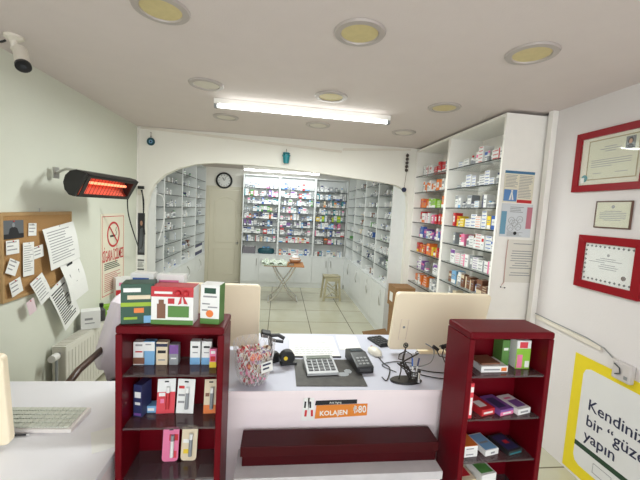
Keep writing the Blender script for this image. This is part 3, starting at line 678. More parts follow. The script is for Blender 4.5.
pbox('medicine_carton', 'small white carton with blue print behind the dark green box', (-.52, 1.39, ST), .085, .045, .168, G['white'], [(-.4, .3, .82, .9, G['blue'], 'print')])
pbox('medicine_carton', 'small white carton with pink print behind the red-bow box', (-.415, 1.39, ST), .105, .045, .165, G['white'], [(-.4, .3, .82, .88, G['pink'], 'print'), (-.4, .4, .7, .74, G['navy'], 'print')])
# left stand, upper shelf products (glass at 1.065)
Z = LV[0]+.0005
pbox('cosmetic_box', 'white box with dark floral foot, leftmost on left stand upper shelf', (-0.517, 1.352, Z), .042, .03, .092, G['white'], [(-.3, .3, .82, .9, ink, 'print'), (-.3, .3, .55, .6, redp, 'print'), (-.5, .5, .05, .32, G['brown'], 'floral_print')])
pbox('cosmetic_box', 'light blue diagonal cosmetic box, second on left stand upper shelf', (-0.4802, 1.352, Z), .042, .03, .094, G['skyblue'], [(-.5, .5, .6, .98, G['white'], 'white_half'), (-.3, .2, .85, .9, ink, 'print')])
pbox('cosmetic_box', 'white cream box with navy stripe, third on left stand upper shelf', (-0.4326, 1.352, Z), .042, .03, .092, G['cream'], [(-.5, .5, .8, .93, navy, 'navy_band'), (-.35, .35, .52, .64, inkd, 'print'), (-.3, .3, .2, .25, ink, 'print')])
pbox('cosmetic_box', 'dark grey box with purple top, fourth on left stand upper shelf', (-0.3881, 1.352, Z), .034, .03, .082, G['grey'], [(-.5, .5, .55, .98, G['purple'], 'purple_top'), (-.3, .3, .3, .36, G['white'], 'print')])
pbox('cosmetic_box', 'white and pale blue box, fifth on left stand upper shelf', (-0.3084, 1.357, Z), .038, .03, .094, G['white'], [(-.3, .3, .72, .8, inkd, 'print'), (-.5, .5, .0, .3, G['skyblue'], 'blue_foot'), (-.25, .25, .5, .54, ink, 'print')])
pbox('cosmetic_box', 'white and pale blue box, sixth on left stand upper shelf beside its twin', (-0.265, 1.357, Z), .038, .03, .094, G['white'], [(-.3, .3, .72, .8, inkd, 'print'), (-.5, .5, .0, .3, G['skyblue'], 'blue_foot'), (-.25, .25, .5, .54, ink, 'print')])
pbox('cosmetic_box', 'pink and yellow lip-care box, rightmost front on left stand upper shelf', (-0.2349, 1.324, Z), .026, .016, .075, G['pink'], [(-.5, .5, 0, .3, G['yellow'], 'yellow_foot'), (-.35, .35, .35, .6, redp, 'print'), (-.3, .3, .75, .9, G['white'], 'print')])
# middle shelf (.86)
Z = LV[1]+.0005
pbox('toothpaste_box', 'upright navy blue box with round emblem, left on left stand middle shelf', (-0.508, 1.355, Z), .036, .06, .13, G['navy'], [(-.35, .35, .6, .78, G['white'], 'emblem'), (-.3, .3, .38, .46, G['white'], 'print'), (-.4, .4, .05, .12, G['purple'], 'print')], rz=-.25)
pbox('plaster_box', 'small light blue box lying flat on left stand middle shelf', (-0.4678, 1.372, Z), .05, .04, .028, G['skyblue'], [(-.4, .1, .3, .7, G['white'], 'print')])
def blister(label, loc, w_, h_, card, stick, extra=(), lean=.16, rz=0, round_top=False):
    t = thing('lip_balm_pack', label, 'lip balm', loc, group=None, rot=(-lean, 0, rz))
    if round_top: 
        c = .012; poly = [(-w_/2, c), (-w_/2+c*.3, c*.3), (-w_/2+c, 0), (w_/2-c, 0), (w_/2-c*.3, c*.3), (w_/2, c), (w_/2, h_-c), (w_/2-c*.3, h_-c*.3), (w_/2-c, h_), (-w_/2+c, h_), (-w_/2+c*.3, h_-c*.3), (-w_/2, h_-c)]
        MB().prism(poly, 'y', -.001, .001).build('card', card, t)
    else: MB().box(-w_/2, w_/2, -.001, .001, 0, h_).build('card', card, t)
    MB().cyl((w_*.12, -.008, h_*.15), (w_*.12, -.008, h_*.62), .007, n=10).build('balm_stick', stick, t, smooth=True)
    MB().cyl((w_*.12, -.008, h_*.62), (w_*.12, -.008, h_*.78), .0072, n=10).build('cap', G['white'] if stick is not G['white'] else G['grey'], t, smooth=True)
    MB().box(-.008, .008, -.0016, .0012, h_*.9, h_*.94).build('hang_hole', inkd, t)
    for i_, (x0, x1, z0, z1, m, nm) in enumerate(extra): MB().box(x0*w_, x1*w_, -.0018-.0003*i_, -.0009, z0*h_, z1*h_).build(nm, m, t)
    return t
redpk = C('lip_card_red', 214, 62, 74)
blister('white lip balm card with red half, left of pair on left stand middle shelf', (-0.4192, 1.347, Z+.0005), .068 , .134, G['white'], G['red'], [(-.5, .5, 0, .62, redpk, 'red_half'), (-.4, -.05, .5, .6, G['white'], 'print'), (-.3, -.1, .3, .42, G['pink'], 'heart_print')], rz=.05)
blister('plain white lip balm card, right of pair on left stand middle shelf', (-0.3447, 1.345, Z+.0005), .068 , .134, G['white'], G['grey'], [(-.42, -.1, .72, .8, redp, 'print'), (-.42, -.05, .5, .56, ink, 'print'), (-.42, -.05, .3, .36, ink, 'print')], rz=-.08)
blister('orange floral lip balm card, rightmost on left stand middle shelf', (-0.2463, 1.342, Z+.0005), .05 , .134, G['cream'], G['grey'], [(-.5, .5, 0, .25, G['orange'], 'floral_print'), (-.4, -.1, .5, .6, G['brown'], 'print')], rz=.03)
# lower shelf (.655)
Z = LV[2]+.0005
blister('pink strawberry lip balm card with rounded corners on left stand lower shelf', (-0.3985, 1.347, Z+.0005), .062, .135, G['pink'], G['white'], [(-.1, .45, .6, .78, redp, 'print'), (0, .4, .1, .3, redpk, 'strawberry_print')], rz=.04, round_top=True)
blister('cream camomile lip balm card with rounded corners on left stand lower shelf', (-0.3271, 1.349, Z+.0005), .062, .14, G['cream'], G['grey'], [(-.4, .0, .5, .6, G['white'], 'print'), (-.35, .0, .2, .32, G['yellow'], 'flower_print')], rz=-.05, round_top=True)
Z = LV[3]+.0005
for i, (x, c_, nm) in enumerate(((-.48, 'navy', 'navy'), (-.39, 'navy', 'navy'), (-.25, 'white', 'white'))):
    pbox('flat_box', f"{nm} flat box on left stand bottom visible shelf, {ORD[i]} from left", (x, 1.34, Z), .075, .09, .17 if i != 2 else .16, G[c_], [(-.35, .35, .4, .6, G['white' if c_ != 'white' else 'grey'], 'print')])

# right stand products
RO = Vector((.775, 1.235, 0)); RR = Matrix.Rotation(.03, 3, 'Z')
def rs(x, y, z): v = RO+RR @ Vector((x, y, z)); return (v.x, v.y, v.z)
Z = RV[0]+.0005
pbox('flat_box', 'white flat medicine box lying at left on right stand upper shelf', rs(.148, .085, Z), .122, .095, .026, G['white'], [(-.4, .2, .35, .6, ink, 'print'), (.25, .45, .2, .8, G['orange'], 'picture')], rz=.03, top=[(-.4, .3, -.3, .2, G['pink'], 'print')])
pbox('flat_box', 'dark booklet lying on top of the white flat box, right stand', rs(.135, .09, Z+.0275), .09, .08, .008, G['brown'], rz=.1)
pbox('tea_box', 'narrow green carton behind others on right stand upper shelf', rs(.240, .128, Z), .035, .06, .115, olive, [(-.3, .3, .6, .7, G['white'], 'print')], rz=.03)
pbox('tea_box', 'white, pink and lime upright box at right on right stand upper shelf', rs(.301, .09, Z), .066, .045, .125, G['white'],
     [(-.5, .5, .0, .72, G['lime'], 'lime_field'), (-.3, .25, .74, .95, redpk, 'flower_print'), (-.42, -.05, .03, .5, G['pink'], 'pink_panel'), (.15, .45, .05, .28, G['white'], 'white_badge')], rz=.0)
Z = RV[1]+.0005
pbox('flat_box', 'thin red upright box at the left edge, right stand second shelf', rs(.040, .03, Z), .016, .03, .15, redpk, [(-.4, .4, .75, .9, G['white'], 'print'), (-.3, .3, .1, .6, G['white'], 'print')], rz=.03)
def flatbox(label, x, y, z, w_, d_, h_, body, front, top, rz=.0):
    return pbox('flat_box', label, rs(x, y, z), w_, d_, h_, body, front, rz=rz, top=top)
flatbox('red flat box, left on the second shelf of right stand', .122, .084, Z, .072, .110, .028, G['red'], [(-.35, .35, .3, .6, G['white'], 'print')], [(-.35, .2, -.3, .1, G['white'], 'print')], .25)
flatbox('purple flat box in the middle of right stand second shelf', .208, .084, Z, .075, .112, .026, G['purple'], [(-.5, .5, 0, .6, G['pink'], 'pink_edge'), (-.3, .3, .2, .5, G['white'], 'print')], [(-.4, .2, -.35, .3, G['navy'], 'picture')], .25)
flatbox('white flat box with purple print, right on right stand second shelf', .290, .084, Z, .074, .112, .026, G['white'], [(-.3, .3, .3, .6, ink, 'print')], [(-.3, .4, -.35, .1, G['purple'], 'print'), (-.3, .2, .2, .3, G['pink'], 'print')], .25)
Z = RV[2]+.0005
flatbox('orange-topped white flat box, lower of two, right stand third shelf', .072, .085, Z, .065, .10, .024, G['white'], [(-.35, .2, .4, .6, ink, 'print')], [], .1)
flatbox('orange-topped white flat box, upper of two, right stand third shelf', .072, .085, Z+.0255, .065, .10, .024, G['white'], [(-.35, .2, .4, .6, ink, 'print')], [(-.5, .5, -.5, .5, G['orange'], 'orange_top')], .1)
flatbox('grey-blue flat box in the middle of right stand third shelf', .168, .092, Z, .072, .108, .026, G['white'], [(-.1, .2, .3, .6, ink, 'print')], [(-.45, .45, -.45, .45, G['skyblue'], 'blue_panel'), (-.3, .3, -.1, .0, G['grey'], 'print')], .22)
flatbox('black flat box with blue oval, right on right stand third shelf', .276, .09, Z, .082, .11, .02, G['black'], [(-.4, .4, .2, .5, G['teal'], 'print')], [(-.4, .4, -.4, .4, G['navy'], 'blue_oval'), (-.1, .2, -.1, .1, G['red'], 'red_mark')], .25)
Z = RV[3]+.0005
flatbox('cream flat box, left on right stand lowest visible shelf', .074, .085, Z, .07, .11, .10, G['cream'], [], [(-.4, .3, -.3, .2, G['red'], 'print')], .1)
flatbox('white flat box with green print on right stand lowest visible shelf', .16, .085, Z, .08, .11, .12, G['white'], [], [(-.4, .4, -.4, .1, G['green'], 'print')], .2)

# ------------------------------------------------------------------ things on the counter
CT = .9005
# monitors seen from behind
def monitor(label, loc, rot, wd=.555, ht=.36):
    t = thing('computer_monitor', label, 'monitor', loc, rot=rot)
    r = .022; poly = []
    for cx, cz, a0 in ((wd/2-r, ht-r, 0), (-wd/2+r, ht-r, PI/2), (-wd/2+r, r, PI), (wd/2-r, r, 1.5*PI)):
        for k in range(6): a = a0+k*PI/10; poly.append((cx+r*math.cos(a), cz+r*math.sin(a)))
    MB().prism(poly, 'y', 0, .03).build('back_shell', cream, t, bev=.006)
    MB().box(-wd/2+.012, wd/2-.012, .0302, .032, .012, ht-.012).build('screen', black, t)
    px = -wd/2+.07
    b = MB(); b.tube([(px-.022, -.001, .07), (px-.022, -.001, .2), (px+.022, -.001, .2), (px+.022, -.001, .07)], .0016, closed=True, n=4); b.build('port_cover', C('cream_shadowless_edge', 222, 204, 184), t)
    MB().cyl((px, 0, .15), (px, -.002, .15), .007, n=12).build('power_button', grey, t)
    return t
def stand_foot(t, dz):
    MB().box(-.03, .03, .03, .045, -dz+.006, .14).build('stand_neck', cream, t); 
mo = monitor('cream computer monitor seen from behind, on the counter by the wire figurine', (.93, 1.835, CT+.022), (-.22*-1, 0, 0))
for o_ in (mo,):
    b = MB(); b.box(-.09, .09, -.02, .085, 0, .008); f = b.build('stand_foot', cream, o_); f.rotation_euler = (-.22, 0, 0); f.location = (0, 0, -.020)
    MB().box(-.03, .03, .031, .045, -.016, .12).build('stand_neck', cream, o_)
mo2 = copy_thing(mo, (-.365, 1.86, CT+.022), label='cream computer monitor seen from behind, partly behind the left stand', rot=(.12, 0, 0))
mo3 = copy_thing(mo, (-1.236, 1.30, .7505+.013), label='cream computer monitor at the far left edge of the white desk', rot=(.08, 0, .05))
for o_, a_ in ((mo2, -.12), (mo3, -.08)):
    for ch in o_.children:
        if ch.name.startswith('stand_foot'): ch.rotation_euler = (a_, 0, 0); ch.location.z = -.0105 if o_ is mo3 else -.0205
# keyboard on the desk
def keyboard(label, loc, rz, body, keym, wd=.43, dp=.14):
    t = thing('keyboard', label, 'keyboard', loc, rz)
    MB().prism([(-dp/2, 0), (dp/2, 0), (dp/2, .024), (-dp/2, .016)], 'x', -wd/2, wd/2).build('key_tray', body, t, bev=.002)
    kw = wd*.94/18; km = None
    for r_ in range(5):
        for c_ in range(18):
            if r_ == 0 and 4 <= c_ <= 8: continue
            x = -wd*.47+kw*(c_+.5); y = -dp/2+.018+r_*.0255; z = .0165+.008*((y+dp/2)/dp)
            if km is None: km = MB().box(-kw*.44, kw*.44, -.011, .011, 0, .006).mesh('key', keym)
            o = bpy.data.objects.new('key', km); COL.objects.link(o); o.parent = t; o.location = (x, y, z)
    y = -dp/2+.018; MB().box(-wd*.47+kw*4.06, -wd*.47+kw*8.94, y-.011, y+.011, .0175, .0225).build('space_bar', keym, t)
    return t
keyboard('white keyboard with pale green-grey keys on the left desk', (-1.01, 1.475, .7505), -.03, C('keyboard_white', 232, 226, 222, rough=.4), C('pale_sage_keys', 206, 209, 197, rough=.5))
t = thing('pen', 'thin grey pen poking out from behind the left monitor', 'pen', (-.985, 1.385, .7545)); b = MB(); b.cyl((-.05, 0, 0), (.03, .004, 0), .0035, n=8); b.build('barrel', dkgrey, t, smooth=True); MB().cyl((.03, .004, 0), (.045, .0047, 0), .0035, n=8, r2=.0008).build('tip', steel, t)
t = thing('paper_sheet', 'blank white sheet on the desk beside the left stand', 'paper', (-.645, 1.36, .7505), .5); MB().box(-.05, .05, -.07, .07, 0, .001).build('sheet', paper, t)
# dark counter mat, calculator, notebook, card reader, mouse
t = thing('counter_mat', 'dark grey marbled mat under the calculator', 'mat', (.272, 1.61, CT), 0)
mm = C('dark_marbled_mat', 74, 72, 70, rough=.25, noise=.5, nscale=22)
MB().prism([(-.165, -.135), (.165, -.14), (.165, .135), (-.165, .14)], 'z', 0, .003).build('mat_sheet', mm, t)
b = MB(); b.lathe([(.03, 0), (.03, .0008)], c=(.07, -.03, .003), n=9, sy=.7); b.lathe([(.02, 0), (.02, .0008)], c=(.1, .0, .003), n=7, sy=1.2); b.build('flower_print', G['grey'], t)
t = thing('calculator', 'silver desk calculator with dark keys on the marbled mat', 'calculator', (.235, 1.645, CT+.0035), .08)
MB().prism([(-.08, 0), (.08, 0), (.08, .034), (-.08, .014)], 'x', -.078, .078).build('calculator_body', C('silver_plastic', 176, 178, 180, rough=.35), t, bev=.003)
sl = math.atan2(.02, .16)
for r_ in range(4):
    for c_ in range(5):
        x = -.056+c_*.028; y = -.05+r_*.026; z = .014+(y+.08)/.16*.02
        MB().box(-.0105, .0105, -.0095, .0095, 0, .004).build('key', dkgrey, t, loc=(x, y, z), rot=(sl, 0, 0))
MB().box(-.062, .062, -.012, .012, 0, .004).build('display', C('lcd_grey', 120, 128, 118, rough=.2), t, loc=(0, .055, .0315), rot=(sl, 0, 0))
t = thing('notebook', 'open ruled notebook with faint writing at the counter back edge', 'notebook', (.225, 1.925, CT), .0)
MB().box(-.14, .14, -.145, .145, 0, .006).build('pages', paper, t, bev=.001)
b = MB(); rr3 = random.Random(9)
for i in range(9):
    x = -.11
    while x < .1:
        l = rr3.uniform(.008, .03); b.box(x, x+l, -.11+i*.026, -.1075+i*.026, .006, .0066); x += l+.006
b.build('writing', C('faint_writing', 150, 154, 170, rough=.8), t)
MB().box(-.143, .143, -.150, -.145, 0, .007).build('dark_edge', dkgrey, t)
t = thing('paper_sheet', 'white sheet lying right of the open notebook', 'paper', (.45, 1.99, CT), -.05); MB().box(-.065, .065, -.11, .11, 0, .001).build('sheet', paper, t)
t = thing('card_reader', 'black card payment terminal beside the calculator', 'card reader', (.445, 1.69, CT), .12)
MB().prism([(-.10, 0), (.10, 0), (.10, .05), (.02, .062), (-.10, .035)], 'x', -.045, .045).build('terminal_body', black, t, bev=.005)
MB().box(-.032, .032, -.022, .022, 0, .002).build('display', C('terminal_screen', 70, 78, 84, rough=.15), t, loc=(0, .055, .0575), rot=(-.14, 0, 0))
MB().box(-.03, .03, -.1015, -.0995, .012, .026).build('front_slot', dkgrey, t)
for r_ in range(3):
    for c_ in range(3): MB().box(-.007, .007, -.006, .006, 0, .003).build('key', grey, t, loc=(-.02+c_*.02, -.075+r_*.022, .0405+(r_*.022)*.225), rot=(.22, 0, 0))
t = thing('computer_mouse', 'white computer mouse with a black cord', 'mouse', (.572, 1.83, CT), .25)
MB().lathe([(.030, 0), (.034, .008), (.031, .02), (.018, .032), (.0005, .036)], n=20, sy=1.75).build('mouse_shell', C('mouse_white', 226, 222, 208, rough=.35), t, smooth=True)
MB().cyl((-.004, .038, .026), (.004, .038, .026), .006, n=10).build('scroll_wheel', redp, t)
t = thing('small_keypad', 'small black keypad tucked beside the cream monitor', 'keypad', (.655, 2.0, CT), .35)
MB().box(-.05, .05, -.07, .07, 0, .014).build('keypad_body', black, t, bev=.003)
km = MB().box(-.009, .009, -.009, .009, 0, .004).mesh('key', dkgrey)
for r_ in range(5):
    for c_ in range(4):
        o = bpy.data.objects.new('key', km); COL.objects.link(o); o.parent = t; o.location = (-.034+c_*.0225, -.052+r_*.026, .0142)
# barcode scanner on stand
t = thing('barcode_scanner', 'black handheld scanner standing in its cradle behind the sweets bowl', 'scanner', (-.012, 1.74, CT), .1)
MB().lathe([(.046, 0), (.046, .03), (.03, .045)], n=20, sy=.8).build('base', black, t, smooth=True)
MB().tube([(-.0, 0, .015), (-.005, 0, .06), (-.01, .005, .11), (-.012, 0, .14)], .011, n=10).build('cradle_neck', black, t, smooth=True)
b = MB(); b.obox((-.035, 0, .145), (.05, .05, .03), Matrix.Rotation(.2, 3, 'Y')); b.build('scanner_head', black, t, bev=.006)
b = MB(); b.tube([(-.01, -.012, .14), (.03, -.015, .142), (.06, -.02, .125)], .010, n=8); b.tube([(-.012, .02, .11), (.02, .02, .098), (.06, .02, .092)], .009, n=8); b.build('cradle_prong', black, t, smooth=True)
t = thing('tape_dispenser', 'round black tape dispenser with a yellow roll core', 'tape dispenser', (.068, 1.70, CT), .2)
b = MB(); 
prof = [(.038*math.cos(a*PI/8)*1.0, .038+.036*math.sin(a*PI/8)) for a in range(16)]
b.prism([(u, v) for u, v in prof], 'y', -.02, .02); b.box(-.035, .05, -.022, .022, 0, .012); b.build('dispenser_body', black, t, bev=.003)
MB().cyl((-.012, -.0205, .04), (-.012, -.026, .04), .010, n=14).build('yellow_core', G['yellow'], t)
# sweets bowl
t = thing('sweets_bowl', 'cut glass bowl full of wrapped sweets on the counter', 'bowl', (-.090, 1.522, CT), 0)
MB().lathe([(.048, 0), (.056, .004), (.080, .06), (.095, .19), (.092, .19), (.077, .06), (.050, .008), (.0005, .008)], n=28).build('glass_bowl', crystal, t, smooth=True)
b = MB()
for s in (-1, 1):
    for i in range(18):
        pts = []
        for k_ in range(7):
            u = k_/6; r_ = .058+(.0955-.058)*u**.55; a = 2*PI*i/18 + s*u*.9; pts.append((r_*math.cos(a), r_*math.sin(a), .006+.182*u))
        b.tube(pts, .0011, n=4)
b.build('cut_pattern', C('crystal_edge', 216, 212, 212, rough=.1, spec=.9), t)
MB().box(-.03, .03, -.001, 0, -.022, .022).build('paper_label', paper, t, loc=(.062, -.075, .105), rot=(-.16, 0, .65))
b = MB(); lines(b, -.022, .022, -.015, .018, 2, 0, y=-.0016, th=.45); b.build('label_writing', navy, t, loc=(.062, -.075, .105), rot=(-.16, 0, .65))
wc = ['red', 'pink', 'orange', 'brown', 'cream', 'brown', 'white', 'pink', 'purple', 'grey', 'red', 'brown']
cm = {}
for c_ in set(wc):
    b = MB(); b.sph((0, 0, 0), .0118, n=8, k=6); b.cyl((.010, 0, 0), (.019, 0, 0), .002, 1, n=6, r2=.009); b.cyl((-.010, 0, 0), (-.019, 0, 0), .002, 1, n=6, r2=.009); b.cyl((-.003, 0, 0), (.003, 0, 0), .0123, 1, n=8); cm[c_] = b.mesh('wrapped_sweet', [PM[c_], PM[{'red': 'white', 'pink': 'brown', 'orange': 'red', 'brown': 'cream', 'cream': 'red', 'white': 'red', 'purple': 'white', 'grey': 'pink'}[c_]]])
rk = random.Random(12); pts = []
tries = 0
while len(pts) < 160 and tries < 60000:
    tries += 1
    z = .02+.125*rk.random(); rmax = .055+(z/.19)**.6*.038-.017; a = rk.random()*2*PI; r_ = rmax*math.sqrt(rk.random()); p = Vector((r_*math.cos(a), r_*math.sin(a), z))
    if all((p-q).length > .0215 for q in pts): pts.append(p)
for p in pts:
    c_ = rk.choice(wc); o = bpy.data.objects.new('wrapped_sweet', cm[c_]); COL.objects.link(o); o.location = Vector((-.090, 1.522, CT))+p; o.rotation_euler = (0, rk.uniform(-.5, .5), math.atan2(p.y, p.x)+PI/2)
    ly_ = 'top' if p.z > .095 else ('middle' if p.z > .055 else 'bottom'); sd = 'front' if p.y < -abs(p.x) else ('back' if p.y > abs(p.x) else ('left' if p.x < 0 else 'right')); tag(o, f"{c_} wrapped sweet, {ly_} layer, {sd} side of the cut glass bowl", 'sweet', f'{c_} sweets in the {ly_} {sd} of the glass bowl')
# wire figurine pen holder
t = thing('wire_figurine', 'black wire man figurine pen holder on an oval base', 'figurine', (.64, 1.52, CT), 0)
iron = C('blackened_iron', 58, 54, 50, rough=.4, metal=.6)
MB().lathe([(.078, 0), (.08, .004), (.074, .009), (.0005, .009)], n=28, sy=.5).build('base', C('oval_black_base', 30, 30, 30, rough=.35), t, smooth=True)
b = MB(); b.tube([(-.035, 0, .008), (-.028, 0, .05), (-.03, 0, .085), (-.022, .0, .10)], .0032, n=6); b.tube([(.02, .005, .008), (.0, .003, .04), (-.015, 0, .07), (-.022, 0, .10)], .0032, n=6)
b.tube([(-.022, 0, .10), (-.02, 0, .125), (-.014, 0, .155)], .005, n=6); b.build('wire_legs', iron, t, smooth=True)
b = MB(); b.tube([(-.014, 0, .15), (-.045, -.006, .135), (-.05, -.01, .115), (-.02, -.018, .11)], .0028, n=6); b.tube([(-.014, 0, .15), (.012, -.008, .138), (.02, -.018, .125)], .0028, n=6); b.build('wire_arms', iron, t, smooth=True)
ring_pts = [(-.014+.010*math.cos(k*PI/6), 0, .178+.011*math.sin(k*PI/6)) for k in range(12)]
b = MB(); b.tube(ring_pts, .003, closed=True, n=6); b.sph((-.014, 0, .178), .006, n=8, k=6); b.cyl((-.014, 0, .155), (-.014, 0, .168), .003, n=6); b.build('head', iron, t, smooth=True)
b = MB(); b.tube([(-.045, -.02, .098), (.0, -.02, .122), (.045, -.02, .148)], .0035, n=6); b.tube([(.035, -.02, .138), (.03, -.02, .152), (.04, -.02, .158)], .003, n=6); b.build('wrench', iron, t, smooth=True)
b = MB(); rj = random.Random(2)
for i in range(10):
    a = rj.random()*2*PI; b.tube([(-.03+.02*math.cos(a), .01*math.sin(a), .085+.01*rj.random()), (-.01+.02*math.cos(a+1), .012*math.sin(a+1), .07), (.01+.016*math.cos(a+2), .012*math.sin(a+2), .045), (.02, .01*math.sin(a), .02)], .0022, n=5)
b.build('wire_body', iron, t, smooth=True)
b = MB(); b.tube([(.038+.018*math.cos(k*PI/8), -.0+.018*math.sin(k*PI/8), .05) for k in range(16)], .0022, closed=True, n=5); b.tube([(.038+.016*math.cos(k*PI/8), .016*math.sin(k*PI/8), .025) for k in range(16)], .0022, closed=True, n=5)
for k_ in range(8):
    a = k_*PI/4; b.tube([(.038+.015*math.cos(a), .015*math.sin(a), .009), (.038+.018*math.cos(a), .018*math.sin(a), .05)], .0018, n=5)
b.build('pen_cup', iron, t, smooth=True)
for i, (dx, c_, nm) in enumerate(((-.004, 'blue', 'left blue ballpoint pen in the figurine cup'), (.006, 'navy', 'right dark blue ballpoint pen in the figurine cup'))):
    p = thing('ballpoint_pen', nm, 'pen', (.678+dx, 1.52, CT+.012), rot=(.05, .12*(1 if i else -1), 0))
    MB().cyl((0, 0, 0), (0, 0, .065), .0035, n=8).build('barrel', G['white'], p, smooth=True); MB().cyl((0, 0, .065), (0, 0, .105), .0042, n=8).build('cap', G[c_], p, smooth=True)
p = thing('lighter', 'silver lighter standing beside the figurine pen cup', 'lighter', (.690, 1.488, CT+.0095), 0); MB().cyl((0, 0, 0), (0, 0, .05), .007, n=10).build('lighter_body', chrome, p, smooth=True); MB().box(-.006, .006, -.005, .005, .05, .058).build('lighter_top', black, p)
def cable(name, label, pts, r, m=black, cat='cable'):
    P = [Vector(p) for p in pts]; out = []
    for i in range(len(P)-1):
        p0 = P[max(i-1, 0)]; p1 = P[i]; p2 = P[i+1]; p3 = P[min(i+2, len(P)-1)]
        for k in range(8):
            u = k/8; out.append(.5*((2*p1)+(p2-p0)*u+(2*p0-5*p1+4*p2-p3)*u*u+(3*p1-p0-3*p2+p3)*u**3))
    out.append(P[-1]); base = P[0]
    return tag(MB().tube([q-base for q in out], r, n=6).build(name, m, loc=tuple(base), smooth=True), label, cat)
cable('cable', 'black mouse cord curling on the counter beside the card reader', [(.575, 1.765, CT+.01), (.585, 1.70, CT+.004), (.60, 1.64, CT+.004), (.545, 1.52, CT+.004), (.53, 1.55, CT+.004)], .0028)
cable('cable', 'grey cord running left from the wire figurine', [(.62, 1.60, CT+.004), (.57, 1.68, CT+.004), (.66, 1.72, CT+.004), (.75, 1.70, CT+.004)], .0025, dkgrey)
cable('cable', 'black cable looping between the figurine and right stand, lower one', [(.70, 1.60, CT+.004), (.78, 1.55, CT+.004), (.88, 1.53, CT+.004), (1.0, 1.56, CT+.004)], .003)
cable('cable', 'black cable looping between the figurine and right stand, upper one', [(.73, 1.64, CT+.004), (.82, 1.60, CT+.004), (.92, 1.60, CT+.004), (1.05, 1.66, CT+.004)], .003)
cable('cable', 'pale cable arching down from the monitor plug', [(.84, 1.76, CT+.09), (.86, 1.70, CT+.08), (.83, 1.66, CT+.03), (.76, 1.66, CT+.004), (.72, 1.67, CT+.004)], .003, G['grey'])
t = thing('cable_plug', 'tangle of black plugs hanging behind the right stand', 'plug', (.87, 1.70, CT+.07), 0)
b = MB(); b.obox((0, 0, .02), (.035, .02, .018), Matrix.Rotation(.6, 3, 'Y')); b.obox((.05, .0, .03), (.04, .02, .018), Matrix.Rotation(-.3, 3, 'Y')); b.obox((.07, -.005, .005), (.03, .02, .02), Matrix.Rotation(.9, 3, 'Y')); b.build('plug_body', black, t, bev=.003)
b = MB(); b.tube([(0, 0, .02), (.02, -.01, -.02), (.06, -.01, -.03), (.1, 0, .0)], .003, n=6); b.tube([(.05, 0, .03), (.04, 0, -.02), (.06, 0, -.06), (.1, 0, -.066)], .003, n=6); b.tube([(.02, 0, .03), (.04, 0, .04), (.07, 0, .01)], .0025, n=6); b.build('loose_wire', black, t, smooth=True)
# KOLAJEN sign and little packs on the counter front
t = thing('price_sign', 'orange and black price sign on the counter front', 'sign', (.315, 1.4445, .765))
MB().prism([(-.12, .0), (.12, .012), (.12, .068), (-.115, .062)], 'y', -.002, 0).build('orange_board', orange, t)
MB().prism([(-.122, .064), (.07, .070), (.07, .088), (-.118, .084)], 'y', -.003, 0).build('black_strip', inkd, t)
text('KOLAJEN', .031, (-.035, -.0025, .026), t, paper, bold=.0006, sx=1.0, ry=-.04)
text('₺80', .048, (.085, -.0025, .04), t, paper, bold=.0006, sx=.8, ry=-.04)
text('Anti Aging', .013, (-.03, -.0035, .076), t, paper, ry=-.03)
for i, (x, rz_, lb_) in enumerate(((.148, .06, 'slim white pack taped left of the orange sign, outer one'), (.180, -.06, 'slim white pack taped left of the orange sign, inner one'))):
    t = thing('sample_pack', lb_, 'pack', (x, 1.4445, .758), rot=(0, rz_, 0)); MB().box(-.014, .014, -.004, 0, 0, .108).build('pack_body', G['white'], t)
    MB().box(-.008, .000, -.0045, -.0038, .06, .09).build('print', inkd, t); MB().box(-.002, .008, -.0045, -.0038, .02, .05).build('print', redp, t)

# ------------------------------------------------------------------ right wall
def wall_r_thing(name, label, cat, yc, z): return thing(name, label, cat, (XR-.001, yc, z), -PI/2)
def frame(t, w_, h_, fw, fm, mat_m, depth=.022):
    b = MB()
    b.prism([(-w_/2, 0), (w_/2, 0), (w_/2-fw, fw), (-w_/2+fw, fw)], 'y', -depth, 0); b.prism([(-w_/2, h_), (w_/2, h_), (w_/2-fw, h_-fw), (-w_/2+fw, h_-fw)], 'y', -depth, 0)
    b.prism([(-w_/2, 0), (-w_/2+fw, fw), (-w_/2+fw, h_-fw), (-w_/2, h_)], 'y', -depth, 0); b.prism([(w_/2, 0), (w_/2-fw, fw), (w_/2-fw, h_-fw), (w_/2, h_)], 'y', -depth, 0)
    b.build('frame', fm, t, bev=.002)
    MB().box(-w_/2+fw, w_/2-fw, -.008, 0, fw, h_-fw).build('mount', mat_m, t)
    g = MB().box(-w_/2+fw, w_/2-fw, -.0135, -.012, fw, h_-fw).build('glass_pane', pane, t)
certp = C('certificate_paper', 214, 212, 186, rough=.7, noise=.05, nscale=6)
def portrait(t, x, z, w_, h_, y, suit=inkd):
    MB().box(x, x+w_, y-.0008, y, z, z+h_).build('portrait_background', photo_bg, t)
    b = MB(); b.prism([(x+.02*w_, z), (x+w_*.98, z), (x+w_*.85, z+h_*.28), (x+w_*.6, z+h_*.38), (x+w_*.4, z+h_*.38), (x+w_*.15, z+h_*.28)], 'y', y-.0014, y-.0008); b.build('portrait_clothes', suit, t)
    b = MB(); b.prism([(x+w_*.5+w_*.27*math.cos(k*PI/8), z+h_*.64+h_*.27*math.sin(k*PI/8)) for k in range(16)], 'y', y-.0018, y-.0008); b.build('portrait_hair', hairm, t)
    b = MB(); b.prism([(x+w_*.5+w_*.17*math.cos(k*PI/8), z+h_*.58+h_*.19*math.sin(k*PI/8)) for k in range(16)], 'y', y-.0022, y-.0018); b.build('portrait_face', skin, t)
t = wall_r_thing('framed_diploma', 'large red-framed diploma with portrait photo, topmost on the right wall', 'framed certificate', 1.965, 1.925)
frame(t, .50, .40, .045, redf, paper_c)
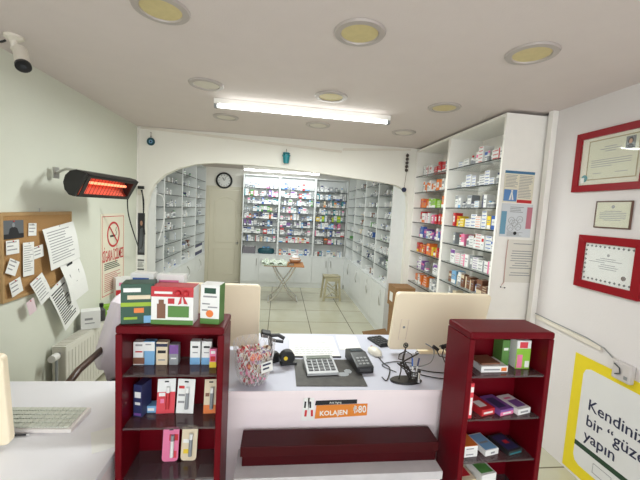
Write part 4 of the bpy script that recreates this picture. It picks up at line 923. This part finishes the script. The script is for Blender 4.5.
b = MB(); w1, h1 = .335, .26; x0, z0 = -.155, .075
MB().box(x0, x0+w1, -.0095, -.008, z0, z0+h1).build('certificate_sheet', certp, t)
for q in ((x0, x0+w1, z0, z0+.007), (x0, x0+w1, z0+h1-.007, z0+h1), (x0, x0+.007, z0+.007, z0+h1-.007), (x0+w1-.007, x0+w1, z0+.007, z0+h1-.007)): b.box(q[0], q[1], -.0105, -.0095, q[2], q[3])
b.build('gold_border', gold, t)
b = MB()
for i, hw in enumerate((.04, .07, .035)): b.box(-hw, hw, -.0102, -.0095, z0+.205-i*.014, z0+.21-i*.014)
for i in range(4): b.box(x0+.03, x0+w1-.04-.03*(i == 3)*4, -.0102, -.0095, z0+.125-i*.014, z0+.129-i*.014)
b.box(x0+.05, x0+.11, -.0102, -.0095, z0+.04, z0+.044); b.box(x0+.20, x0+.28, -.0102, -.0095, z0+.04, z0+.044); b.build('print', ink, t)
portrait(t, x0+w1-.085, z0+.17, .058, .075, -.0106)
MB().cyl((x0-.01, -.0108, z0+.015), (x0-.01, -.0085, z0+.015), .024, n=16).build('teal_seal', tealm, t)
MB().box(x0-.035, x0-.01, -.0125, -.0108, z0-.015, z0+.02).build('stamp', paper, t)
t = wall_r_thing('framed_certificate', 'small thin-framed certificate between the two red frames', 'framed certificate', 1.90, 1.688)
frame(t, .235, .172, .008, brownf, certp, .012)
b = MB()
b.cyl((0, -.0092, .135), (0, -.008, .135), .011, n=14)
for i in range(6): b.box(-.085+(i in (0, 5))*.03, .085-(i in (0, 5))*.03, -.009, -.008, .105-i*.011, .109-i*.011)
b.build('print', ink, t)
t = wall_r_thing('framed_certificate', 'red-framed certificate with patterned border, lowest of the frames', 'framed certificate', 1.89, 1.283)
frame(t, .43, .352, .05, redf, paper)
b = MB()
for i in range(11):
    x = -.15+i*.03; b.prism([(x-.009, .07), (x, .078), (x+.009, .07), (x, .062)], 'y', -.0095, -.008); b.prism([(x-.009, .285), (x, .293), (x+.009, .285), (x, .277)], 'y', -.0095, -.008)
for i in range(6):
    z = .105+i*.03; b.prism([(-.155, z-.009), (-.147, z), (-.155, z+.009), (-.163, z)], 'y', -.0095, -.008)
b.build('border_pattern', dkgrey, t)
b = MB()
b.cyl((.0, -.0095, .235), (.0, -.008, .235), .009, n=12)
for i, (a_, c_) in enumerate(((-.05, .05), (-.08, .09), (-.13, -.02), (-.045, .05), (-.06, .07), (-.05, .06))): b.box(a_, c_, -.009, -.008, .21-i*.013, .214-i*.013)
b.build('print', ink, t)
MB().cyl((.11, -.0098, .11), (.11, -.008, .11), .014, n=16).build('gold_seal', brownf, t)
# conduit and cable box
t = thing('cable_duct', 'white plastic cable duct sloping across the right wall', 'cable duct', (XR-.001, 2.41, .935), -PI/2)
MB().prism([(0, .01), (.0, .04), (.55, .012), (.55, -.018)], 'y', -.018, 0).build('duct', white_w, t, bev=.002)
MB().tube([(0, -.022, .05), (.2, -.024, .04), (.45, -.022, .03), (.58, -.02, .01), (.64, -.02, -.025)], .004, n=6).build('wire', grey, t, smooth=True)
t = thing('junction_box', 'clear grey junction box where the duct ends on the right wall', 'junction box', (XR-.001, 1.70, .80), -PI/2)
MB().box(-.055, .055, -.035, 0, 0, .11).build('box_body', C('pale_grey_plastic', 198, 192, 190, rough=.35), t, bev=.008)
MB().tube([(-.04, -.038, .09), (-.005, -.04, .075), (0, -.04, .045), (-.03, -.038, .03)], .004, n=6).build('cable_loop', dkgrey, t, smooth=True)
MB().box(.02, .04, -.037, -.035, .02, .04).build('switch', grey, t)
# yellow poster
t = thing('poster', 'yellow-bordered poster with dark blue words on the right wall', 'poster', (XR-.001, 2.035, .0), -PI/2)
wp, hp, z0 = .95, .80, .02
MB().box(0, wp, -.004, 0, z0, .83).build('yellow_border', yellow, t)
c = .05; a, b_, zz0, zz1 = .075, wp-.075, .10, .765
poly = [(a, zz0+c), (a+c*.3, zz0+c*.3), (a+c, zz0), (b_-c, zz0), (b_-c*.3, zz0+c*.3), (b_, zz0+c), (b_, zz1-c), (b_-c*.3, zz1-c*.3), (b_-c, zz1), (a+c, zz1), (a+c*.3, zz1-c*.3), (a, zz1-c)]
MB().prism(poly, 'y', -.0048, -.004).build('white_field', C('poster_white', 222, 222, 222, rough=.4, noise=.04, nscale=5), t)
MB().box(a, b_, -.0056, -.0048, .222, .255).build('green_stripe', dgreen, t)
text('Kendinize', .102, (.135, -.006, .535), t, navy, align='LEFT', bold=.0008)
text('bir “güzellik”', .102, (.135, -.006, .428), t, navy, align='LEFT', bold=.0008)
text('yapın', .102, (.135, -.006, .328), t, navy, align='LEFT', bold=.0008)
b = MB(); b.tube([(.22, -.006, .13), (.22, -.006, .19), (.34, -.006, .19), (.34, -.006, .13)], .002, closed=True, n=4); b.build('logo_box', ink, t)

# ------------------------------------------------------------------ left wall
def wl(name, label, cat, y, z, dx=.001): return thing(name, label, cat, (XL+dx, y, z), PI/2)
t = wl('cork_board', 'brown cork notice board with wooden rim on the left wall', 'notice board', 2.60, 1.03)
MB().box(-.34, .34, -.012, 0, .0, .54).build('cork_panel', cork, t)
b = MB(); b.box(-.35, .35, -.018, 0, -.01, .012); b.box(-.35, .35, -.018, 0, .528, .55); b.box(-.35, -.335, -.018, 0, .012, .528); b.box(.335, .35, -.018, 0, .012, .528); b.build('rim', C('pale_wood_rim', 176, 142, 96, rough=.6, noise=.2), t)
MB().tube([(-.0, -.004, .55), (0, -.006, .575)], .004, n=6).build('hook', steel, t)
BX = .0145
layer = [0]
def pinned(label, yc, z0, w_, h_, rz=0, m=paper, content='lines', curl=0, name='pinned_paper', seed=0, cat='paper'):
    layer[0] += 1
    t = thing(name, label, cat, (XL+BX+.0025*layer[0], yc, z0+h_), rot=None); t.rotation_euler = Matrix(((0, -1, 0), (1, 0, 0), (0, 0, 1))).to_3x3().to_euler()
    t.rotation_euler = (Matrix.Rotation(PI/2, 3, 'Z') @ Matrix.Rotation(rz, 3, 'Y')).to_euler()
    nz = 10; vs = []; fs = []
    for j in range(nz+1):
        u = j/nz; z = -h_*u; y = -curl*math.sin(u*PI)*.5 - curl*u*u
        for i in range(2): vs.append(((-w_/2, w_/2)[i], y, z))
    fs = [(2*j, 2*j+1, 2*j+3, 2*j+2) for j in range(nz)]
    o = MB().add(vs, fs).build('sheet', m, t); q = o.modifiers.new('thick', 'SOLIDIFY'); q.thickness = .001; q.offset = -1
    def yy(z): u = -z/h_; return -curl*math.sin(u*PI)*.5 - curl*u*u - .0012
    b = MB(); rz_ = random.Random(seed+5)
    if content in ('lines', 'form', 'dense', 'few'):
        n = {'lines': 7, 'form': 12, 'dense': 14, 'few': 3}[content]
        for i in range(n):
            z = -h_*(.1+.8*i/n); l = w_*(.8-.35*rz_.random()); th_ = h_*.8/n*(.3 if content != 'dense' else .5); y = yy(z)
            b.add([(-w_*.42, y, z), (-w_*.42+l, y, z), (-w_*.42+l, yy(z-th_), z-th_), (-w_*.42, yy(z-th_), z-th_)], [(0, 1, 2, 3)])
        b.build('print', ink if content != 'dense' else dkgrey, t)
    MB().sph((0, -.005, -.006), .004, n=8, k=6).build('pin', redp if seed % 2 else steel, t)
    return t
t = pinned('dark printed photo of a seated person, top left of the cork board', 2.345, 1.415, .17, .115, 0, photo_bg, None, seed=1, name='pinned_photo', cat='photo')
b = MB(); b.box(-.085, .085, -.0018, -.0006, -.115, -.085, 0); b.build('dark_foot', inkd, t)
b = MB(); b.prism([(-.04, -.085), (.045, -.085), (.03, -.05), (.01, -.042), (-.01, -.042), (-.03, -.05)], 'y', -.0018, -.0006); b.build('figure_clothes', inkd, t)
b = MB(); b.prism([(.0+.011*math.cos(k*PI/6), -.03+.014*math.sin(k*PI/6)) for k in range(12)], 'y', -.002, -.0008); b.build('figure_face', G['grey'], t)
pinned('small white slip right of the dark photo on the cork board', 2.51, 1.42, .075, .085, .05, content='few', seed=2)
pinned('white slip under the dark photo on the cork board', 2.33, 1.318, .105, .088, 0, content='few', seed=3)
pinned('long narrow receipt in the middle of the cork board', 2.462, 1.155, .10, .225, .02, content='form', seed=4)
pinned('small square note overlapping the long receipt', 2.545, 1.262, .10, .085, -.12, content='few', seed=5)
pinned('diamond-tilted white note at the left of the cork board', 2.335, 1.185, .085, .095, .45, content='few', seed=6)
pinned('small white note in the lower left of the cork board', 2.325, 1.055, .095, .10, -.25, content='few', seed=7)
pinned('large printed form curling out at the right of the cork board', 2.76, 1.18, .36, .30, -.13, content='form', curl=.03, seed=8)
pinned('long grey dense printout hanging lowest, off the board corner', 2.72, .67, .22, .37, -.42, content='dense', curl=.03, seed=9)
t = pinned('white pharmacy bag print with photo, hanging right of the board corner', 2.86, .88, .24, .34, -.22, content=None, curl=.05, seed=10)
MB().box(-.05, .02, -.014, -.011, -.11, -.04).build('dark_picture', inkd, t); MB().tube([(-.06+.001, -.03, -.12), (-.05, -.035, -.18), (0, -.04, -.2), (.05, -.035, -.18), (.06, -.03, -.12)], .0022, n=5).build('curved_print', grey, t)
pinned('tilted white receipt hanging over the bottom board edge', 2.50, .94, .13, .19, -.45, content='lines', curl=.015, seed=11)
pinned('small purple card pinned near the bottom of the board', 2.575, 1.045, .05, .055, .1, m=G['purple'], content=None, seed=12)
pinned('pale pink paper strip hanging below the board edge', 2.43, .895, .07, .10, -.3, m=C('pale_pink_paper', 222, 200, 206, rough=.8), content=None, seed=13)
# no smoking sign
t = wl('no_smoking_sign', 'cream no-smoking sign with red circle and red border on left wall', 'sign', 3.67, .72)
MB().box(-.245, .245, -.004, 0, 0, .83).build('board', paper_c, t)
b = MB()
for q in ((-.225, .225, .80, .806), (-.225, .225, .02, .026), (-.225, -.219, .026, .80), (.219, .225, .026, .80)): b.box(q[0], q[1], -.005, -.004, q[2], q[3])
b.build('red_border', redp, t)
b = MB(); n = 32
vs = [(r*math.cos(2*PI*i/n), y, .62+r*math.sin(2*PI*i/n)) for r, y in ((.11, -.004), (.13, -.004), (.13, -.0056), (.11, -.0056)) for i in range(n)]
b.add(vs, [(j*n+i, j*n+(i+1) % n, ((j+1) % 4)*n+(i+1) % n, ((j+1) % 4)*n+i) for j in range(4) for i in range(n)])
b.obox((0, -.0052, .62), (.016, .001, .24), Matrix.Rotation(-PI/4, 3, 'Y')); b.build('red_circle_bar', redp, t)
b = MB(); b.box(-.07, .04, -.0048, -.004, .595, .615); b.tube([(.055, -.0045, .61), (.06, -.0045, .64), (.045, -.0045, .66), (.06, -.0045, .69)], .003, n=5); b.build('cigarette_symbol', inkd, t)
text('SİGARA İÇİLMEZ', .155, (0, -.005, .405), t, redp, bold=.0012, width=.43, ext=.0006)
b = MB(); lines(b, -.18, .17, .27, .345, 4, 0, y=-.0048, th=.5, seed=6); b.build('green_print', dgreen, t)
b = MB(); lines(b, -.18, .17, .05, .24, 10, 0, y=-.0048, th=.4, seed=8); b.build('red_print', C('faded_red_print', 196, 120, 112), t)
# portrait on the pier
t = thing('portrait_poster', 'black and white portrait of a person in dark suit on the arch pier', 'poster', (-1.602-.005, YA-.0015, .83))
t.location.x = -1.637; t.scale = (.98, 1, 1)
MB().box(-.034, .05, -.002, 0, 0, .72).build('sheet', paper, t)
MB().box(-.034, .05, -.003, -.002, .22, .72).build('photo_field', C('dark_photo', 52, 50, 54, rough=.5), t)
b = MB(); b.prism([(-.02, .25), (.045, .25), (.045, .52), (.02, .55), (-.005, .53)], 'y', -.0036, -.003); b.build('suit', photo_bg, t)
b = MB(); b.prism([(.010+.014*math.cos(k*PI/8), .60+.03*math.sin(k*PI/8)) for k in range(16)], 'y', -.004, -.003); b.build('face', skin, t)
b = MB(); b.box(-.03, .045, -.003, -.002, .15, .165); b.box(-.03, .045, -.003, -.002, .04, .055); lines(b, -.03, .045, .07, .14, 5, 0, y=-.003); b.build('print', inkd, t)
# socket with plug
t = thing('wall_socket', 'white socket with a black plug on the arch pier', 'socket', (-1.628, YA-.0205, 1.80))
MB().box(-.03, .03, -.02, 0, -.04, .04).build('socket_plate', white_w, t, bev=.003)
b = MB(); b.box(-.022, .045, -.05, -.02, .03, .065); b.build('plug', black, t, bev=.004)
cable('heater_cord', 'black cord dangling in a loop from the heater to the socket', [(-1.40, 3.33, 1.75), (-1.46, 3.5, 1.55), (-1.50, 3.8, 1.25), (-1.56, 4.05, 1.14), (-1.585, 4.19, 1.25), (-1.59, 4.20, 1.6), (-1.60, 4.185, 1.82)], .006)
cable('cable', 'black cord hanging straight down from the pier socket', [(-1.61, 4.185, 1.82), (-1.585, 4.195, 1.70), (-1.59, 4.21, 1.5), (-1.575, 4.21, 1.3)], .007)
cable('cable', 'white cord dangling over the nearest left-side bay', [(-1.545, 4.318, 1.80), (-1.44, 4.40, 1.75), (-1.43, 4.42, 1.5), (-1.46, 4.40, 1.3), (-1.475, 4.36, 1.22)], .006, G['white'])
# heater
p0 = Vector((-1.405, 2.56, 1.795)); p1 = Vector((-1.315, 3.13, 1.81)); dirv = (p1-p0); L_ = dirv.length; ang = math.atan2(dirv.x, dirv.y)
t = thing('infrared_heater', 'black infrared wall heater glowing orange on the left wall', 'heater', tuple(p0), -ang)
# local: y along the length, x outwards
A_, B_ = (.075, .055), (.005, -.085)                # face edges, top and bottom
outer = [(-.005, -.095), (-.045, -.085), (-.075, -.05), (-.085, .0), (-.07, .05), (-.035, .082), (.01, .092), (.06, .08), (.085, .06)]
inner = [(.072, .052), (.05, .066), (.01, .078), (-.03, .068), (-.058, .042), (-.071, .0), (-.062, -.043), (-.037, -.072), (-.002, -.082)]
hb = C('heater_black', 30, 27, 28, rough=.4); hb2 = C('heater_end_black', 24, 22, 24, rough=.35)
MB().prism(outer+inner, 'y', .0, L_).build('hood', hb, t)
MB().prism(outer, 'y', -.025, .0).build('end_cap', hb2, t, bev=.006); MB().prism(outer, 'y', L_, L_+.025).build('end_cap', hb2, t, bev=.006)
def fpt(u, off): x = A_[0]+(B_[0]-A_[0])*u; z = A_[1]+(B_[1]-A_[1])*u; return (x+off*.894, z-off*.447)
def frail(u0, u1, y0, y1): b.prism([fpt(u0, .006), fpt(u1, .006), fpt(u1, -.001), fpt(u0, -.001)], 'y', y0, y1)
b = MB(); frail(0, .1, 0, L_); frail(.9, 1, 0, L_); frail(.1, .9, 0, .035); frail(.1, .9, L_-.035, L_); b.build('face_frame', hb, t)
MB().prism([fpt(.02, -.004), (.03, .055), (-.02, .045), (-.045, .0), (-.035, -.04), fpt(.98, -.004), fpt(.98, -.007), (-.04, -.043), (-.05, .0), (-.023, .05), (.03, .06), fpt(.0, -.004)], 'y', .001, L_-.001).build('reflector', heat_r, t)
MB().cyl((.01, .05, .012), (.01, L_-.05, .012), .010, n=10).build('glowing_rod', heat_e, t, smooth=True)
b = MB()
for k_ in range(14): y_ = .05+k_*(L_-.1)/13; b.tube([(*fpt(.06, .003)[:1], y_, fpt(.06, .003)[1]), (fpt(.94, .003)[0], y_, fpt(.94, .003)[1])], .0012, n=4)
b.build('wire_guard', hb, t)
b = MB(); b.box(-.262, -.252, .1, .15, .03, .11); b.tube([(-.252, .12, .07), (-.16, .10, .10), (-.05, .06, .09)], .010, n=8); b.tube([(-.05, .06, .085), (-.05, .45, .085)], .006, n=6); b.build('wall_bracket', steel, t, smooth=True)
t['label'] = 'black infrared wall heater glowing orange on the left wall'
# security camera
t = thing('security_camera', 'white bullet security camera in the upper left corner', 'camera', (-1.48, 2.12, CZ-.0005))
MB().lathe([(.045, 0), (.045, -.012), (.02, -.028), (.014, -.06)], n=20).build('mount', white_w, t, smooth=True)
b = MB(); b.sph((.0, 0, -.066), .016, n=12, k=8); b.tube([(0, 0, -.066), (.02, -.01, -.085), (.035, -.02, -.10)], .010, n=8); b.build('arm', white_w, t, smooth=True)
A = Vector((.03, .0, -.07)); B = Vector((.085, -.06, -.17)); D = (B-A).normalized()
MB().cyl(A, B, .034, n=20).build('camera_body', white_w, t, smooth=True, bev=.004)
MB().cyl(B-D*.004, B+D*.012, .036, n=20).build('front_ring', black, t, smooth=True)
MB().cyl(B+D*.010, B+D*.013, .015, n=14).build('lens', C('lens_glass', 60, 62, 66, rough=.05), t)
cable('cable', 'black camera lead running along the left ceiling corner', [(-1.535, 2.14, 2.53), (-1.56, 2.14, 2.52), (-1.60, 2.1, 2.50), (-1.665, 1.95, 2.47), (-1.67, 1.8, 2.42)], .006)
# radiator
t = thing('radiator', 'cream panel radiator with white valve on the left wall', 'radiator', (XL+.035, 2.66, .10), PI/2)
Lr = 1.15
MB().box(0, Lr, -.1, .0, 0, .47).build('panel', radm, t, bev=.008)
b = MB()
for i in range(26): x = .03+i*.0425; b.box(x, x+.026, -.1035, -.1, .04, .43)
b.build('front_ribs', radm, t, bev=.003)
b = MB(); b.box(.0, Lr, -.1, 0, .471, .478)
for i in range(40): x = .02+i*.028; b.box(x, x+.006, -.09, -.01, .478, .483)
b.build('top_grille', radm, t)
b = MB(); b.box(.1, .15, 0, .034, .1, .35); b.box(Lr-.15, Lr-.1, 0, .034, .1, .35); b.build('wall_bracket', radm, t)
b = MB(); b.cyl((-.02, -.05, .42), (.0, -.05, .42), .014, n=12); b.tube([(-.02, -.05, .42), (-.03, -.05, .40), (-.03, -.05, -.095)], .010, n=8); b.build('pipe', grey, t, smooth=True)
MB().cyl((-.10, -.06, .425), (-.035, -.055, .42), .026, n=16).build('valve_knob', C('valve_white', 222, 220, 216, rough=.35), t, smooth=True)
RT = .1+.4835
pbox('carton', 'white carton with small grey print standing on the radiator', (-1.585, 3.07, RT), .14, .10, .155, G['white'], [(-.3, .1, .5, .62, ink, 'print'), (-.3, .2, .3, .35, ink, 'print')], rz=.5, cat='box')
t = thing('medicine_bottle', 'dark bottle with black cap on the radiator behind the white carton', 'bottle', (-1.585, 3.25, RT)); MB().lathe([(.03, 0), (.032, .01), (.032, .1), (.014, .12), (.014, .13)], n=16).build('glass_body', dkgrey, t, smooth=True); MB().cyl((0, 0, .13), (0, 0, .16), .017, n=12).build('cap', black, t)
pbox('carton', 'lime green packet on the radiator near the lilac coat', (-1.585, 3.42, RT), .13, .09, .10, G['lime'], [(-.3, .3, .4, .6, G['white'], 'print')], rz=.6)
pbox('carton', 'red and white carton on the far end of the radiator', (-1.585, 3.66, RT), .14, .09, .32, G['white'], [(-.5, .5, .45, .62, G['red'], 'red_band'), (-.5, .5, .1, .2, G['red'], 'red_band'), (-.3, .3, .75, .85, G['pink'], 'print')], rz=.7)
# chair with coat
t = thing('office_chair', 'dark chair with curved wooden arms behind the white desk', 'chair', (-.83, 2.26, 0), 0)
MB().box(-.25, .25, -.24, .24, .42, .50).build('seat', black, t, bev=.02)
MB().box(-.24, .24, .21, .28, .52, 1.0).build('backrest', black, t, bev=.02)
for s in (-1, 1):
    MB().tube([(s*.29, -.34, .60), (s*.30, -.32, .655), (s*.30, -.2, .69), (s*.30, .0, .70), (s*.29, .2, .72), (s*.26, .26, .74)], .021, n=10).build('arm', dwood, t, smooth=True)
    MB().tube([(s*.29, -.33, .62), (s*.28, -.28, .45), (s*.26, -.22, .02)], .018, n=8).build('front_leg', dwood, t, smooth=True)
    MB().tube([(s*.24, .24, .60), (s*.24, .25, .4), (s*.26, .30, .0+.02)], .018, n=8).build('back_leg', dwood, t, smooth=True)
b = MB(); b.box(-.25, .25, -.22, -.19, .36, .42); b.box(-.25, .25, .2, .23, .36, .42); b.build('seat_rail', dwood, t)
# coat draped over the backrest
t = thing('lab_coat', 'pale lilac coat draped over the chair back', 'coat', (-.90, 2.52, 1.02), 0)
nu, nv = 26, 24; vs = []
for j in range(nv+1):
    v = j/nv
    for i in range(nu+1):
        u = i/nu; hw = .13+.10*v; x = -hw+2*hw*u
        fold = .022*math.sin(u*19+v*2)*(.3+v)
        if v < .3: q = v/.3; y = .09-.24*q; z = .02+.025*math.sin(q*PI)
        else: q = (v-.3)/.7; y = -.15-.03*q+fold-.04; z = .02-.50*q*(1 if .2 < u < .9 else .8)-.06*math.sin(u*7)*q
        vs.append((x-.06*v, y+(-.0 if v >= .3 else 0), z))
b = MB().add(vs, [(j*(nu+1)+i, j*(nu+1)+i+1, (j+1)*(nu+1)+i+1, (j+1)*(nu+1)+i) for j in range(nv) for i in range(nu)])
o = b.build('cloth', coatf, t, smooth=True); q = o.modifiers.new('thick', 'SOLIDIFY'); q.thickness = .006
print('products', COUNT, 'objects', len(bpy.data.objects))
